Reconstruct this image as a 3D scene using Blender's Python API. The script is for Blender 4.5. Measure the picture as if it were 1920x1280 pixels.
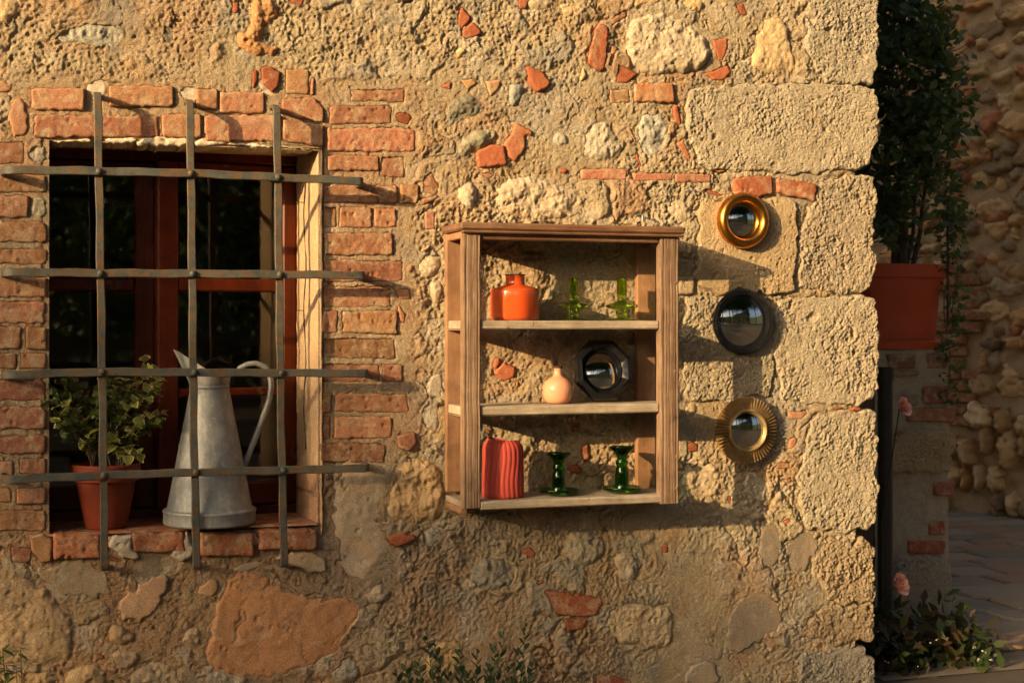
import bpy, math, random
import numpy as np
from mathutils import Vector, Matrix
random.seed(7); np.random.seed(7)
R = math.radians
# ------------------------------------------------------------------ camera, sky, sun, exposure
THETA = R(17.9); F = 2667.0; CU, HV = 960.0, 612.0      # photo pixels (1920 x 1280)
D, ZC = 3.737, 1.10                                      # camera distance from the wall, height
scene = bpy.context.scene
for o in list(bpy.data.objects): bpy.data.objects.remove(o)
COL = scene.collection
cam = bpy.data.cameras.new('camera'); co = bpy.data.objects.new('camera', cam); COL.objects.link(co)
co.location = (0, -D, ZC); co.rotation_euler = (R(90), 0, -THETA)
cam.sensor_width = 36; cam.lens = 50; cam.shift_y = -28 / 1920; cam.clip_start = 0.05; cam.clip_end = 500
cam.dof.use_dof = True; cam.dof.focus_distance = 3.85; cam.dof.aperture_fstop = 6.3
scene.camera = co
SUN = Vector((.864, .443, -.242)).normalized()          # direction the light travels
w = bpy.data.worlds.new('World'); scene.world = w; w.use_nodes = True
nt = w.node_tree; nt.nodes.clear()
sky = nt.nodes.new('ShaderNodeTexSky'); sky.sky_type = 'NISHITA'; sky.sun_disc = False; sky.air_density = 0.75; sky.dust_density = 7.0; sky.ozone_density = 0.0
sky.sun_elevation = math.asin(-SUN.z); sky.sun_rotation = math.atan2(-SUN.x, -SUN.y) 
bg = nt.nodes.new('ShaderNodeBackground'); bg.inputs['Strength'].default_value = 0.135
wo = nt.nodes.new('ShaderNodeOutputWorld')
nt.links.new(sky.outputs[0], bg.inputs['Color']); nt.links.new(bg.outputs[0], wo.inputs['Surface'])
sl = bpy.data.lights.new('sun', 'SUN'); sl.energy = 5.0; sl.angle = R(0.6); sl.color = (1.0, .70, .36)
so = bpy.data.objects.new('sun', sl); COL.objects.link(so)
so.rotation_euler = SUN.to_track_quat('-Z', 'Y').to_euler()
scene.view_settings.view_transform = 'Standard'; scene.view_settings.look = 'None'
scene.view_settings.gamma = 1; scene.view_settings.exposure = 0.80; scene.view_settings.use_curve_mapping = False
scene.render.engine = 'CYCLES'
scene.cycles.max_bounces = 10; scene.cycles.transparent_max_bounces = 24; scene.cycles.use_denoising = True
scene.cycles.sample_clamp_indirect = 4

# ------------------------------------------------------------------ helpers
def at(u, v, Y=0.0):
    """photo pixel -> world point on the plane y = Y"""
    a = THETA + math.atan((u - CU) / F); dy = Y + D; dx = dy * math.tan(a)
    dep = dx * math.sin(THETA) + dy * math.cos(THETA)
    return Vector((dx, Y, ZC - (v - HV) / F * dep))
def xz(u, v, Y=0.0):
    p = at(u, v, Y); return (p.x, p.z)
def tag(o, label=None, cat=None, group=None, kind=None):
    if label: o['label'] = label
    if cat: o['category'] = cat
    if group: o['group'] = group
    if kind: o['kind'] = kind
    return o
def empty(name, loc=(0, 0, 0), rz=0, parent=None):
    o = bpy.data.objects.new(name, None); COL.objects.link(o); o.location = loc; o.rotation_euler = (0, 0, rz)
    o.empty_display_size = .05
    if parent: o.parent = parent
    return o
def link(name, me, mat=None, parent=None, loc=(0, 0, 0), rot=None, scale=None):
    o = bpy.data.objects.new(name, me); COL.objects.link(o); o.location = loc
    if rot is not None: o.rotation_euler = rot
    if scale is not None: o.scale = scale
    if mat is not None and not me.materials: me.materials.append(mat)
    if parent: o.parent = parent
    return o
def mesh(name, verts, faces, smooth=True):
    me = bpy.data.meshes.new(name); me.from_pydata([tuple(v) for v in verts], [], faces)
    if smooth: me.polygons.foreach_set('use_smooth', np.ones(len(me.polygons), bool))
    me.update(); return me
def mesh_np(name, V, Q, smooth=True, flip=False):
    """numpy verts (n,3), quads (m,4)"""
    me = bpy.data.meshes.new(name)
    if flip: Q = Q[:, ::-1]
    me.vertices.add(len(V)); me.vertices.foreach_set('co', V.astype(np.float32).ravel())
    me.loops.add(Q.size); me.loops.foreach_set('vertex_index', Q.astype(np.int32).ravel())
    me.polygons.add(len(Q)); me.polygons.foreach_set('loop_start', np.arange(0, Q.size, 4, dtype=np.int32))
    me.polygons.foreach_set('loop_total', np.full(len(Q), 4, np.int32))
    if smooth: me.polygons.foreach_set('use_smooth', np.ones(len(Q), bool))
    me.update(calc_edges=True); me.validate(); return me
def fcolor(me, C, name='Col'):
    a = me.attributes.new(name, 'FLOAT_COLOR', 'POINT')
    C4 = np.ones((len(C), 4), np.float32); C4[:, :3] = C; a.data.foreach_set('color', C4.ravel())

class MB:
    def __init__(s): s.v = []; s.f = []
    def add(s, vs, fs):
        n = len(s.v); s.v += [tuple(v) for v in vs]; s.f += [tuple(i + n for i in f) for f in fs]; return s
    def box(s, x0, x1, y0, y1, z0, z1, b=0.0, rot=None, c=None):
        """box with chamfered edges"""
        if b <= 0:
            vs = [(x, y, z) for x in (x0, x1) for y in (y0, y1) for z in (z0, z1)]
            fs = [(0, 1, 3, 2), (4, 6, 7, 5), (0, 4, 5, 1), (2, 3, 7, 6), (0, 2, 6, 4), (1, 5, 7, 3)]
        else:
            vs = []; idx = {}
            for i, x in enumerate((x0, x1)):
                for j, y in enumerate((y0, y1)):
                    for k, z in enumerate((z0, z1)):
                        sx, sy, sz = (b, -b)[i], (b, -b)[j], (b, -b)[k]
                        for a, p in enumerate(((x, y + sy, z + sz), (x + sx, y, z + sz), (x + sx, y + sy, z))):
                            idx[i, j, k, a] = len(vs); vs.append(p)
            fs = []
            for i in (0, 1):
                fs.append([idx[i, 0, 0, 0], idx[i, 0, 1, 0], idx[i, 1, 1, 0], idx[i, 1, 0, 0]])
                fs.append([idx[0, i, 0, 1], idx[1, i, 0, 1], idx[1, i, 1, 1], idx[0, i, 1, 1]])
                fs.append([idx[0, 0, i, 2], idx[1, 0, i, 2], idx[1, 1, i, 2], idx[0, 1, i, 2]])
            for i in (0, 1):
                for j in (0, 1):
                    fs.append([idx[0, i, j, 1], idx[1, i, j, 1], idx[1, i, j, 2], idx[0, i, j, 2]])
                    fs.append([idx[i, 0, j, 0], idx[i, 1, j, 0], idx[i, 1, j, 2], idx[i, 0, j, 2]])
                    fs.append([idx[i, j, 0, 0], idx[i, j, 1, 0], idx[i, j, 1, 1], idx[i, j, 0, 1]])
                    for k in (0, 1): fs.append([idx[i, j, k, 0], idx[i, j, k, 1], idx[i, j, k, 2]])
        return s.add(vs, fs)
    def tube(s, pts, rad, n=8, cap=True):
        pts = [Vector(p) for p in pts]; m = len(pts)
        rs = rad if isinstance(rad, (list, tuple)) else [rad] * m
        vs = []; up = None
        for i, p in enumerate(pts):
            t = (pts[min(i + 1, m - 1)] - pts[max(i - 1, 0)]).normalized()
            if up is None: up = t.orthogonal().normalized()
            up = (up - t * up.dot(t)).normalized(); bi = t.cross(up)
            for k in range(n):
                a = 2 * math.pi * k / n; vs.append(p + (up * math.cos(a) + bi * math.sin(a)) * rs[i])
        fs = [(i * n + k, i * n + (k + 1) % n, (i + 1) * n + (k + 1) % n, (i + 1) * n + k) for i in range(m - 1) for k in range(n)]
        if cap: fs += [tuple(range(n))[::-1], tuple((m - 1) * n + k for k in range(n))]
        return s.add(vs, fs)
    def lathe(s, prof, n=48, c=(0, 0, 0), axis='z', rf=None):
        """prof: (radius, height) list; axis 'z' or '-y' (height towards the viewer)"""
        vs = []
        for r, h in prof:
            for k in range(n):
                a = 2 * math.pi * k / n; rr = r * (rf(a, h) if rf else 1)
                x, y = rr * math.cos(a), rr * math.sin(a)
                vs.append((c[0] + x, c[1] + y, c[2] + h) if axis == 'z' else (c[0] + x, c[1] - h, c[2] + y))
        m = len(prof)
        fs = [(i * n + k, i * n + (k + 1) % n, (i + 1) * n + (k + 1) % n, (i + 1) * n + k) for i in range(m - 1) for k in range(n)]
        if axis != 'z': pass
        if prof[0][0] > 1e-6: fs.append(tuple(range(n))[::-1])
        if prof[-1][0] > 1e-6: fs.append(tuple((m - 1) * n + k for k in range(n)))
        return s.add(vs, fs)
    def build(s, name, mat, parent=None, smooth=True, loc=(0, 0, 0), rot=None, angle=40):
        me = mesh(name, s.v, s.f, smooth)
        if smooth: me.set_sharp_from_angle(angle=R(angle))
        return link(name, me, mat, parent, loc, rot)
def copy_tree(o, parent=None):
    c = o.copy(); COL.objects.link(c); c.parent = parent
    for ch in list(o.children):
        copy_tree(ch, c)
    return c

# ---- numpy noise
def _hash(ix, iy, seed):
    n = (ix * 374761393 + iy * 668265263 + seed * 982451653) & 0xffffffff
    n = ((n ^ (n >> 13)) * 1274126177) & 0xffffffff
    return (n ^ (n >> 16)) & 0xffffffff
def pnoise(x, y, seed=0):
    ix = np.floor(x).astype(np.int64); iy = np.floor(y).astype(np.int64); fx = x - ix; fy = y - iy
    ux = fx * fx * fx * (fx * (fx * 6 - 15) + 10); uy = fy * fy * fy * (fy * (fy * 6 - 15) + 10)
    def g(a, b, dx, dy):
        t = _hash(a, b, seed) * (2 * math.pi / 4294967296.0); return np.cos(t) * dx + np.sin(t) * dy
    n00 = g(ix, iy, fx, fy); n10 = g(ix + 1, iy, fx - 1, fy); n01 = g(ix, iy + 1, fx, fy - 1); n11 = g(ix + 1, iy + 1, fx - 1, fy - 1)
    a = n00 + ux * (n10 - n00); b = n01 + ux * (n11 - n01)
    return (a + uy * (b - a)) * 1.5
def fbm(x, y, f, o=3, seed=0):
    r = 0; a = 1; t = 0
    for i in range(o):
        r = r + a * pnoise(x * f, y * f, seed + i * 17); t += a; a *= .5; f *= 2.07
    return r / t
def billow(x, y, f, o=2, seed=0):
    r = 0; a = 1; t = 0
    for i in range(o):
        r = r + a * np.abs(pnoise(x * f, y * f, seed + i * 31)); t += a; a *= .5; f *= 2.1
    return r / t
def pits(x, y, cell, prob, seed=0, rmin=.2, rmax=.5):
    """0..1 bowl-shaped holes scattered over a jittered grid"""
    wx = x + .25 * cell * pnoise(x / cell * 1.3, y / cell * 1.3, seed + 5); wy = y + .25 * cell * pnoise(x / cell * 1.3, y / cell * 1.3, seed + 6)
    X = wx / cell; Y = wy / cell; ix = np.floor(X).astype(np.int64); iy = np.floor(Y).astype(np.int64); out = np.zeros_like(X)
    M = 4294967296.0
    for a in (-1, 0, 1):
        for b in (-1, 0, 1):
            cx = ix + a; cy = iy + b
            px = cx + _hash(cx, cy, seed + 1) / M; py = cy + _hash(cx, cy, seed + 2) / M
            q = _hash(cx, cy, seed + 3) / M; r = rmin + (rmax - rmin) * (_hash(cx, cy, seed + 4) / M) ** 1.5
            d = np.sqrt((X - px) ** 2 + (Y - py) ** 2) / r
            out = np.maximum(out, np.where(q < prob, np.clip(1 - d * d, 0, 1), 0))
    return out
def sstep(a, b, x):
    t = np.clip((x - a) / (b - a), 0, 1); return t * t * (3 - 2 * t)
def poly_sd(px, py, poly):
    """signed distance to polygon, negative inside"""
    d2 = np.full(px.shape, 1e9); ins = np.zeros(px.shape, bool); n = len(poly)
    for i in range(n):
        ax, ay = poly[i]; bx, by = poly[(i + 1) % n]; ex, ey = bx - ax, by - ay
        wx, wy = px - ax, py - ay; t = np.clip((wx * ex + wy * ey) / (ex * ex + ey * ey + 1e-12), 0, 1)
        d2 = np.minimum(d2, (wx - ex * t) ** 2 + (wy - ey * t) ** 2)
        if abs(ey) > 1e-12:
            c = ((ay > py) != (by > py)) & (px < ax + (py - ay) * ex / ey); ins ^= c
    d = np.sqrt(d2); return np.where(ins, -d, d)

# ------------------------------------------------------------------ materials
class N:
    def __init__(s, name):
        s.m = bpy.data.materials.new(name); s.m.use_nodes = True; s.t = s.m.node_tree; s.t.nodes.clear()
        s.out = s.n('OutputMaterial'); s.b = s.n('BsdfPrincipled'); s.l(s.b.outputs[0], s.out.inputs[0])
    def n(s, t, **k):
        x = s.t.nodes.new('ShaderNode' + t)
        for a, v in k.items(): setattr(x, a, v)
        return x
    def l(s, a, b): s.t.links.new(a, b)
    def pos(s): return s.n('NewGeometry').outputs['Position']
    def objc(s): return s.n('TexCoord').outputs['Object']
    def noise(s, scale, detail=4, vec=None, rough=.55, dist=0, sc=None):
        x = s.n('TexNoise'); x.inputs['Scale'].default_value = scale; x.inputs['Detail'].default_value = detail
        x.inputs['Roughness'].default_value = rough; x.inputs['Distortion'].default_value = dist
        v = vec if vec is not None else s.pos()
        if sc is not None:
            mp = s.n('Mapping'); mp.inputs['Scale'].default_value = sc; s.l(v, mp.inputs[0]); v = mp.outputs[0]
        s.l(v, x.inputs['Vector']); return x.outputs['Fac']
    def ramp(s, fac, stops, interp='LINEAR'):
        r = s.n('ValToRGB'); r.color_ramp.interpolation = interp; e = r.color_ramp.elements
        while len(e) < len(stops): e.new(.5)
        for q, (p, c) in zip(e, stops):
            q.position = p; q.color = (c, c, c, 1) if not isinstance(c, (tuple, list)) else (*c[:3], 1)
        s.l(fac, r.inputs[0]); return r.outputs[0]
    def mix(s, a, b, fac, mode='MIX'):
        x = s.n('Mix', data_type='RGBA', blend_type=mode); x.clamp_factor = True
        for v, i in ((fac, 0), (a, 6), (b, 7)):
            if hasattr(v, 'is_linked'): s.l(v, x.inputs[i])
            elif i == 0: x.inputs[0].default_value = v
            else: x.inputs[i].default_value = (*v[:3], 1)
        return x.outputs[2]
    def bump(s, h, strength=.5, dist=.002, prev=None):
        b = s.n('Bump'); b.inputs['Strength'].default_value = strength; b.inputs['Distance'].default_value = dist
        s.l(h, b.inputs['Height'])
        if prev is not None: s.l(prev, b.inputs['Normal'])
        return b.outputs[0]
    def fin(s, col=None, rough=.85, normal=None, metal=0, spec=.3, **k):
        b = s.b
        if col is not None:
            if hasattr(col, 'is_linked'): s.l(col, b.inputs['Base Color'])
            else: b.inputs['Base Color'].default_value = (*col, 1)
        if hasattr(rough, 'is_linked'): s.l(rough, b.inputs['Roughness'])
        else: b.inputs['Roughness'].default_value = rough
        if normal is not None: s.l(normal, b.inputs['Normal'])
        if hasattr(metal, 'is_linked'): s.l(metal, b.inputs['Metallic'])
        else: b.inputs['Metallic'].default_value = metal
        b.inputs['Specular IOR Level'].default_value = spec
        for a, v in k.items(): b.inputs[a.replace('_', ' ')].default_value = v
        return s.m
def rock_mat(name, attr=False, stain=(.40, .23, .10), stain_amt=.35, pale=(.62, .52, .38), pale_amt=.35, grey=(.22, .21, .18), grey_amt=.25,
             bump=.6, bscale=260, bdist=.0025, sc=1.0, pit=0, pale_lo=.54):
    m = N(name)
    if attr: a = m.n('Attribute', attribute_name='Col'); base = a.outputs['Color']
    else: base = m.n('ObjectInfo').outputs['Color']
    c = m.mix(base, stain, m.ramp(m.noise(9 * sc, 5, rough=.65), [(.52, 0), (.72, stain_amt)]))
    c = m.mix(c, pale, m.ramp(m.noise(23 * sc, 6, rough=.7), [(pale_lo, 0), (.70, pale_amt)]))
    c = m.mix(c, grey, m.ramp(m.noise(14 * sc, 6, rough=.7, dist=.4), [(.56, 0), (.74, grey_amt)]))
    c = m.mix(c, m.ramp(m.noise(330, 3), [(.3, .62), (.7, 1.35)]), 1.0, 'MULTIPLY')
    n = m.bump(m.noise(bscale, 6, rough=.75), bump, bdist)
    if pit:
        vo = m.n('TexVoronoi'); vo.inputs['Scale'].default_value = 210; vo.inputs['Randomness'].default_value = 1
        wv = m.n('Mix', data_type='VECTOR'); wv.inputs[0].default_value = .004; nz = m.n('TexNoise'); nz.inputs['Scale'].default_value = 120; m.l(m.pos(), nz.inputs['Vector'])
        ad = m.n('VectorMath', operation='MULTIPLY_ADD'); m.l(nz.outputs['Color'], ad.inputs[0]); ad.inputs[1].default_value = (.006,) * 3; m.l(m.pos(), ad.inputs[2]); m.l(ad.outputs[0], vo.inputs['Vector'])
        m.t.nodes.remove(wv)
        n = m.bump(m.ramp(vo.outputs['Distance'], [(.12, 0), (.5, 1)]), pit, .003, n)
    return m.fin(c, .93, n, spec=.15)
M = {}
M['mortar'] = rock_mat('lime_mortar', True, bump=1.0, bscale=330, bdist=.0065, pit=.45)
M['stone'] = rock_mat('limestone', False, stain=(.46, .27, .12), stain_amt=.5, pale_amt=.22, bump=.85, bdist=.004, pit=.15)
M['tufa'] = rock_mat('pitted_travertine', False, stain_amt=.25, pale_amt=.45, grey_amt=.30, bump=1.0, bscale=300, bdist=.0070, pit=.45)
M['brick'] = rock_mat('old_brick', False, stain=(.20, .075, .04), stain_amt=.4, pale=(.47, .35, .215), pale_amt=.95, grey=(.26, .19, .13), grey_amt=.45, pale_lo=.47, bump=.6, bdist=.003, sc=1.1, pit=.1)
M['shard'] = rock_mat('terracotta', False, stain=(.30, .09, .04), stain_amt=.45, pale=(.46, .33, .20), pale_amt=.6, grey_amt=.15, bump=.35, sc=1.8)
M['plaster'] = rock_mat('smooth_plaster', False, stain=(.46, .27, .13), stain_amt=.55, pale_amt=.35, grey_amt=.5, bump=.3, bscale=120, bdist=.002, sc=.8)
M['cream'] = rock_mat('cream_limewash', False, stain=(.42, .24, .13), stain_amt=.35, pale=(.66, .54, .38), pale_amt=.4, grey_amt=.12, bump=.25, bscale=110, sc=.9)
def iron_mat():
    m = N('painted_iron')
    c = m.mix((.050, .064, .066), (.11, .108, .082), m.ramp(m.noise(30, 5), [(.35, 0), (.65, 1)]))
    r = m.ramp(m.noise(42, 8, rough=.75, dist=.3), [(.47, 0), (.58, .9)])
    c = m.mix(c, (.15, .082, .032), r)
    c = m.mix(c, (.05, .022, .012), m.ramp(m.noise(170, 4), [(.60, 0), (.68, .8)]))
    n = m.bump(m.noise(160, 5, rough=.7), .35, .0015)
    return m.fin(c, .6, n, metal=.15, spec=.4)
M['iron'] = iron_mat()
def wood_mat(name, c1, c2, c3, axis='z', rough=.75, grain=1.0, bump=.4):
    m = N(name)
    sc = {'x': (3, 90, 90), 'y': (90, 3, 90), 'z': (90, 90, 3)}[axis]
    sc2 = {'x': (1.2, 22, 22), 'y': (22, 1.2, 22), 'z': (22, 22, 1.2)}[axis]
    fine = m.noise(3.2, 5, sc=sc, rough=.65, dist=.15); big = m.noise(2.2, 4, sc=sc2, dist=.5)
    c = m.mix(c1, c2, m.ramp(big, [(.35, 0), (.65, 1)]))
    c = m.mix(c, c3, m.ramp(fine, [(.48, 0), (.72, .75 * grain)]))
    c = m.mix(c, (.05, .03, .018), m.ramp(m.noise(5, 3, sc=sc, dist=.1), [(.66, 0), (.72, .7 * grain)]))
    c = m.mix(c, m.ramp(m.noise(11, 6, rough=.7), [(.3, .6), (.7, 1.3)]), 1.0, 'MULTIPLY')
    c = m.mix(c, (.06, .035, .02), m.ramp(m.noise(26, 3, dist=.6), [(.68, 0), (.74, .75 * grain)])); c = m.mix(c, (.45, .37, .27), m.ramp(m.noise(18, 7, rough=.8, sc=(1, 1, .4)), [(.60, 0), (.70, .45 * grain)]))
    n = m.bump(fine, bump, .003)
    return m.fin(c, rough, n, spec=.25)
M['post'] = wood_mat('weathered_post_wood', (.25, .16, .098), (.175, .10, .058), (.36, .265, .18), 'z', bump=.8)
M['cap'] = wood_mat('dark_cap_wood', (.14, .062, .03), (.22, .115, .06), (.30, .18, .105), 'x', bump=.7)
M['board'] = wood_mat('reddish_back_board', (.27, .14, .07), (.32, .175, .09), (.20, .095, .045), 'z', grain=.6)
M['shelfwood'] = wood_mat('grey_shelf_wood', (.44, .37, .27), (.34, .265, .18), (.21, .15, .10), 'x', bump=.7)
M['sash'] = wood_mat('red_stained_window_wood', (.13, .022, .005), (.10, .016, .004), (.06, .009, .003), 'z', rough=.38, grain=.7, bump=.15)
M['fence'] = wood_mat('fence_wood', (.16, .10, .06), (.12, .075, .045), (.2, .14, .09), 'x')
def plain(name, col, rough=.5, metal=0, spec=.5, var=.25, scale=40, bump=0, bsc=200, **k):
    m = N(name)
    c = m.mix(tuple(x * (1 - var) for x in col), tuple(min(1, x * (1 + var)) for x in col), m.ramp(m.noise(scale, 5, rough=.65), [(.3, 0), (.7, 1)]))
    n = m.bump(m.noise(bsc, 4), bump, .002) if bump else None
    return m.fin(c, rough, n, metal, spec, **k)
def glass_mat(name, tint, ior=1.45, deep=.4):
    m = N(name); m.t.nodes.remove(m.b)
    tr = m.n('BsdfTransparent'); tr.inputs[0].default_value = (*tint, 1)
    gl = m.n('BsdfGlossy'); gl.inputs['Roughness'].default_value = .02; gl.inputs[0].default_value = (1, 1, 1, 1)
    rf = m.n('BsdfGlass'); rf.inputs[0].default_value = (*tint, 1); rf.inputs['IOR'].default_value = ior; rf.inputs['Roughness'].default_value = .01
    a = m.n('MixShader'); a.inputs[0].default_value = deep; m.l(tr.outputs[0], a.inputs[1]); m.l(rf.outputs[0], a.inputs[2])
    fr = m.n('Fresnel'); fr.inputs[0].default_value = ior
    b = m.n('MixShader'); m.l(fr.outputs[0], b.inputs[0]); m.l(a.outputs[0], b.inputs[1]); m.l(gl.outputs[0], b.inputs[2])
    m.l(b.outputs[0], m.out.inputs[0]); return m.m
M['pane'] = glass_mat('window_glass', (.94, .93, .90), 1.52, 0.0)
M['glass_light'] = glass_mat('olive_green_glass', (.68, .80, .28), 1.45, .5)
M['glass_dark'] = glass_mat('bottle_green_glass', (.15, .38, .08), 1.45, .5)
M['mirror'] = N('mirror_glass').fin((.58, .59, .57), .015, metal=1)
M['gold'] = plain('aged_gold_leaf', (.62, .27, .045), .28, 1, var=.25, scale=60)
M['brass'] = plain('antique_brass', (.42, .29, .13), .42, .6, var=.3, scale=70)
M['black'] = plain('black_lacquer', (.008, .008, .009), .2, 0, .35, var=.3)
M['blackbead'] = plain('black_beads', (.006, .006, .007), .09, 0, .5, var=.2)
def glaze(name, col, worn, amt=.5, rough=.12, sc=30):
    m = N(name)
    k = m.ramp(m.noise(sc, 6, rough=.75, sc=(1, 1, 2.5)), [(.60, 0), (.68, amt)])
    c = m.mix(col, worn, k)
    return m.fin(c, rough, m.bump(m.noise(25, 2), .05, .004), spec=.5, Coat_Weight=.5, Coat_Roughness=.05)
M['orange'] = glaze('orange_glaze', (.56, .078, .014), (.16, .03, .012), .55)
M['pink'] = glaze('salmon_glaze', (.66, .30, .17), (.75, .45, .3), .3, rough=.1)
M['darkrim'] = plain('worn_dark_rim', (.05, .022, .014), .6)
M['redclay'] = plain('matte_coral_clay', (.42, .058, .040), .7, var=.1, spec=.3, bump=.1)
M['pot'] = plain('terracotta_pot', (.21, .038, .015), .62, var=.15, scale=18, spec=.3, bump=.08)
M['pot2'] = plain('plastic_terracotta', (.50, .085, .03), .5, var=.12, scale=10, spec=.35)
def zinc():
    m = N('galvanised_zinc')
    c = m.mix((.24, .25, .245), (.38, .375, .34), m.ramp(m.noise(16, 6, rough=.7), [(.35, 0), (.65, 1)]))
    c = m.mix(c, (.48, .46, .40), m.ramp(m.noise(45, 7, rough=.8, sc=(1, 1, .5)), [(.50, 0), (.62, .8)]))
    c = m.mix(c, (.12, .10, .08), m.ramp(m.noise(80, 5, rough=.7), [(.66, 0), (.74, .7)]))
    return m.fin(c, m.ramp(m.noise(30, 4), [(.3, .5), (.7, .75)]), m.bump(m.noise(140, 4), .2, .001), metal=.45, spec=.4)
M['zinc'] = zinc()
M['soil'] = plain('dark_soil', (.035, .025, .018), .95, var=.4, bump=.6)
M['room'] = plain('dim_room_plaster', (.40, .24, .09), .9, var=.3, scale=3)
M['cable'] = plain('dark_cable', (.02, .018, .016), .5)
def leaf_mat(name, c1, c2, edge=None, trans=.35, rough=.45):
    m = N(name)
    rnd = m.n('ObjectInfo').outputs['Random']
    nz = m.noise(9, 3)
    mth = m.n('Math', operation='ADD'); m.l(rnd, mth.inputs[0]); m.l(nz, mth.inputs[1])
    c = m.mix(c1, c2, m.ramp(mth.outputs[0], [(.5, 0), (1.0, 1)]) if edge is not None else m.ramp(m.noise(14, 2), [(.38, 0), (.62, 1)]))
    if edge is not None:
        a = m.n('Attribute', attribute_name='Col'); c = m.mix(c, edge, m.ramp(a.outputs['Fac'], [(.35, 0), (.75, .9)]))
    m.fin(c, rough, spec=.4)
    t = m.n('BsdfTranslucent'); m.l(c, t.inputs[0]); x = m.n('MixShader'); x.inputs[0].default_value = trans
    m.l(m.b.outputs[0], x.inputs[1]); m.l(t.outputs[0], x.inputs[2]); m.l(x.outputs[0], m.out.inputs[0])
    return m.m
M['leaf_var'] = leaf_mat('variegated_leaf', (.12, .165, .028), (.27, .29, .06), (.72, .64, .27))
M['leaf_sage'] = leaf_mat('sage_leaf', (.045, .075, .03), (.075, .11, .045), (.06, .09, .04))
M['leaf_dark'] = leaf_mat('dark_glossy_leaf', (.045, .085, .022), (.085, .13, .038))
M['leaf_rose'] = leaf_mat('rose_leaf', (.035, .065, .016), (.08, .05, .022))
M['leaf_tree'] = leaf_mat('tree_leaf', (.04, .07, .02), (.07, .11, .03), trans=.25)
M['leaf_weed'] = leaf_mat('bright_weed_leaf', (.06, .12, .02), (.10, .17, .03), (.07, .13, .02))
M['stem'] = plain('brown_stem', (.10, .065, .035), .8)
M['greenstem'] = plain('green_stem', (.10, .12, .05), .7)
M['bark'] = plain('tree_bark', (.08, .06, .045), .9, bump=.5, bsc=60)
M['rose'] = plain('salmon_rose_petals', (.75, .36, .26), .6, var=.3, scale=50)
M['white'] = plain('tiny_white_flower', (.7, .7, .68), .6)
M['ground'] = plain('packed_earth', (.075, .055, .036), .95, var=.3, scale=2.5, bump=.4, bsc=40)
M['paver'] = rock_mat('alley_paver', False, stain=(.16, .09, .05), stain_amt=.3, pale=(.3, .27, .22), pale_amt=.3, grey=(.1, .1, .1), grey_amt=.3, bump=.3, sc=.5)

# ------------------------------------------------------------------ setting: ground
gm = mesh('ground', [(-90, -90, 0), (90, -90, 0), (90, 90, 0), (-90, 90, 0)], [(0, 1, 2, 3)])
tag(link('ground', gm, M['ground']), kind='structure')

n_h = 96; vs = []; fs = []  # unseen ring of hills added to cover the horizon sky in the mirrors
for k in range(n_h):
    a = 2 * math.pi * k / n_h; hgt = 11.5 + 1.5 * math.sin(3 * a + 1) + .8 * math.sin(11 * a) + .4 * math.sin(23 * a)
    if abs((a - math.atan2(-SUN.y, -SUN.x) + math.pi) % (2 * math.pi) - math.pi) < .35: hgt *= .85
    for r_, z_ in ((58, -.2), (66, hgt * .7), (74, hgt)): vs.append((r_ * math.cos(a), r_ * math.sin(a), z_))
    j = (k + 1) % n_h; fs += [(k * 3, j * 3, j * 3 + 1, k * 3 + 1), (k * 3 + 1, j * 3 + 1, j * 3 + 2, k * 3 + 2)]
tag(link('added_hills', mesh('added_hills', vs, fs), plain('added_hill_woods', (.035, .05, .02), .95, var=.5, scale=.6)), kind='structure')
# ------------------------------------------------------------------ the house front
house = tag(empty('stone_house', (0, 0, 0)), 'old rubble stone house front with brick-framed barred window', 'house')
ZM = {'A': (0, 0, 2.977), 'B': (0, 420, 2.977), 'C': (0, 850, 2.977), 'D': (600, 0, 2.977), 'E': (1200, 0, 2.976), 'F': (1200, 420, 2.976),
      'G': (1200, 850, 2.976), 'H': (600, 420, 2.977), 'I': (600, 850, 2.977), 'P': (0, 0, 1.0)}
def px(z, *c):
    u, v, s = ZM[z]; return [(u + c[i] / s, v + c[i + 1] / s) for i in range(0, len(c), 2)]
def rect(u0, v0, u1, v1, j=1.3):
    r = lambda: random.uniform(-j, j)
    return [(u0 + r(), v0 + r()), (u1 + r(), v0 + r()), (u1 + r(), v1 + r()), (u0 + r(), v1 + r())]
def ell(u, v, a, b, n=11, j=.14):
    return [(u + a * math.cos(t) * (1 + random.uniform(-j, j)), v + b * math.sin(t) * (1 + random.uniform(-j, j))) for t in [2 * math.pi * k / n for k in range(n)]]
# kind: spacing, corner cut, iterations, outline jitter, edge radius, default proudness
KIND = {'brick': (.0040, .05, 2, .0022, .0040, .0010), 'tufa': (.0026, .09, 2, .008, .008, .006), 'stone': (.003, .25, 2, .005, .024, .010),
        'rubble': (.011, .07, 1, .012, .02, .02), 'shard': (.004, .05, 1, .002, .004, .002), 'plaster': (.0042, .25, 2, .008, .006, .003)}
PIECES = []
def P(kind, pts, col, name=None, proud=None, rough=1.0, sink=.012, depth=.05, mat=None, label=None, edge=None):
    PIECES.append(dict(kind=kind, pts=pts, col=col, name=name or {'brick': 'brick', 'tufa': 'stone_block', 'stone': 'stone', 'shard': 'terracotta_shard', 'plaster': 'plaster_patch'}[kind],
                       proud=proud, rough=rough, sink=sink, depth=depth, mat=mat, label=label, edge=edge))
def bc(k=1.0):       # brick colour
    a = random.uniform(.78, 1.12) * k; return (.37 * a, .175 * a * random.uniform(.88, 1.12), .092 * a)
def rc(k=1.0):
    a = random.uniform(.9, 1.1) * k; return (.37 * a, .118 * a, .055 * a)
SAND = (.47, .37, .235)
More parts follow.
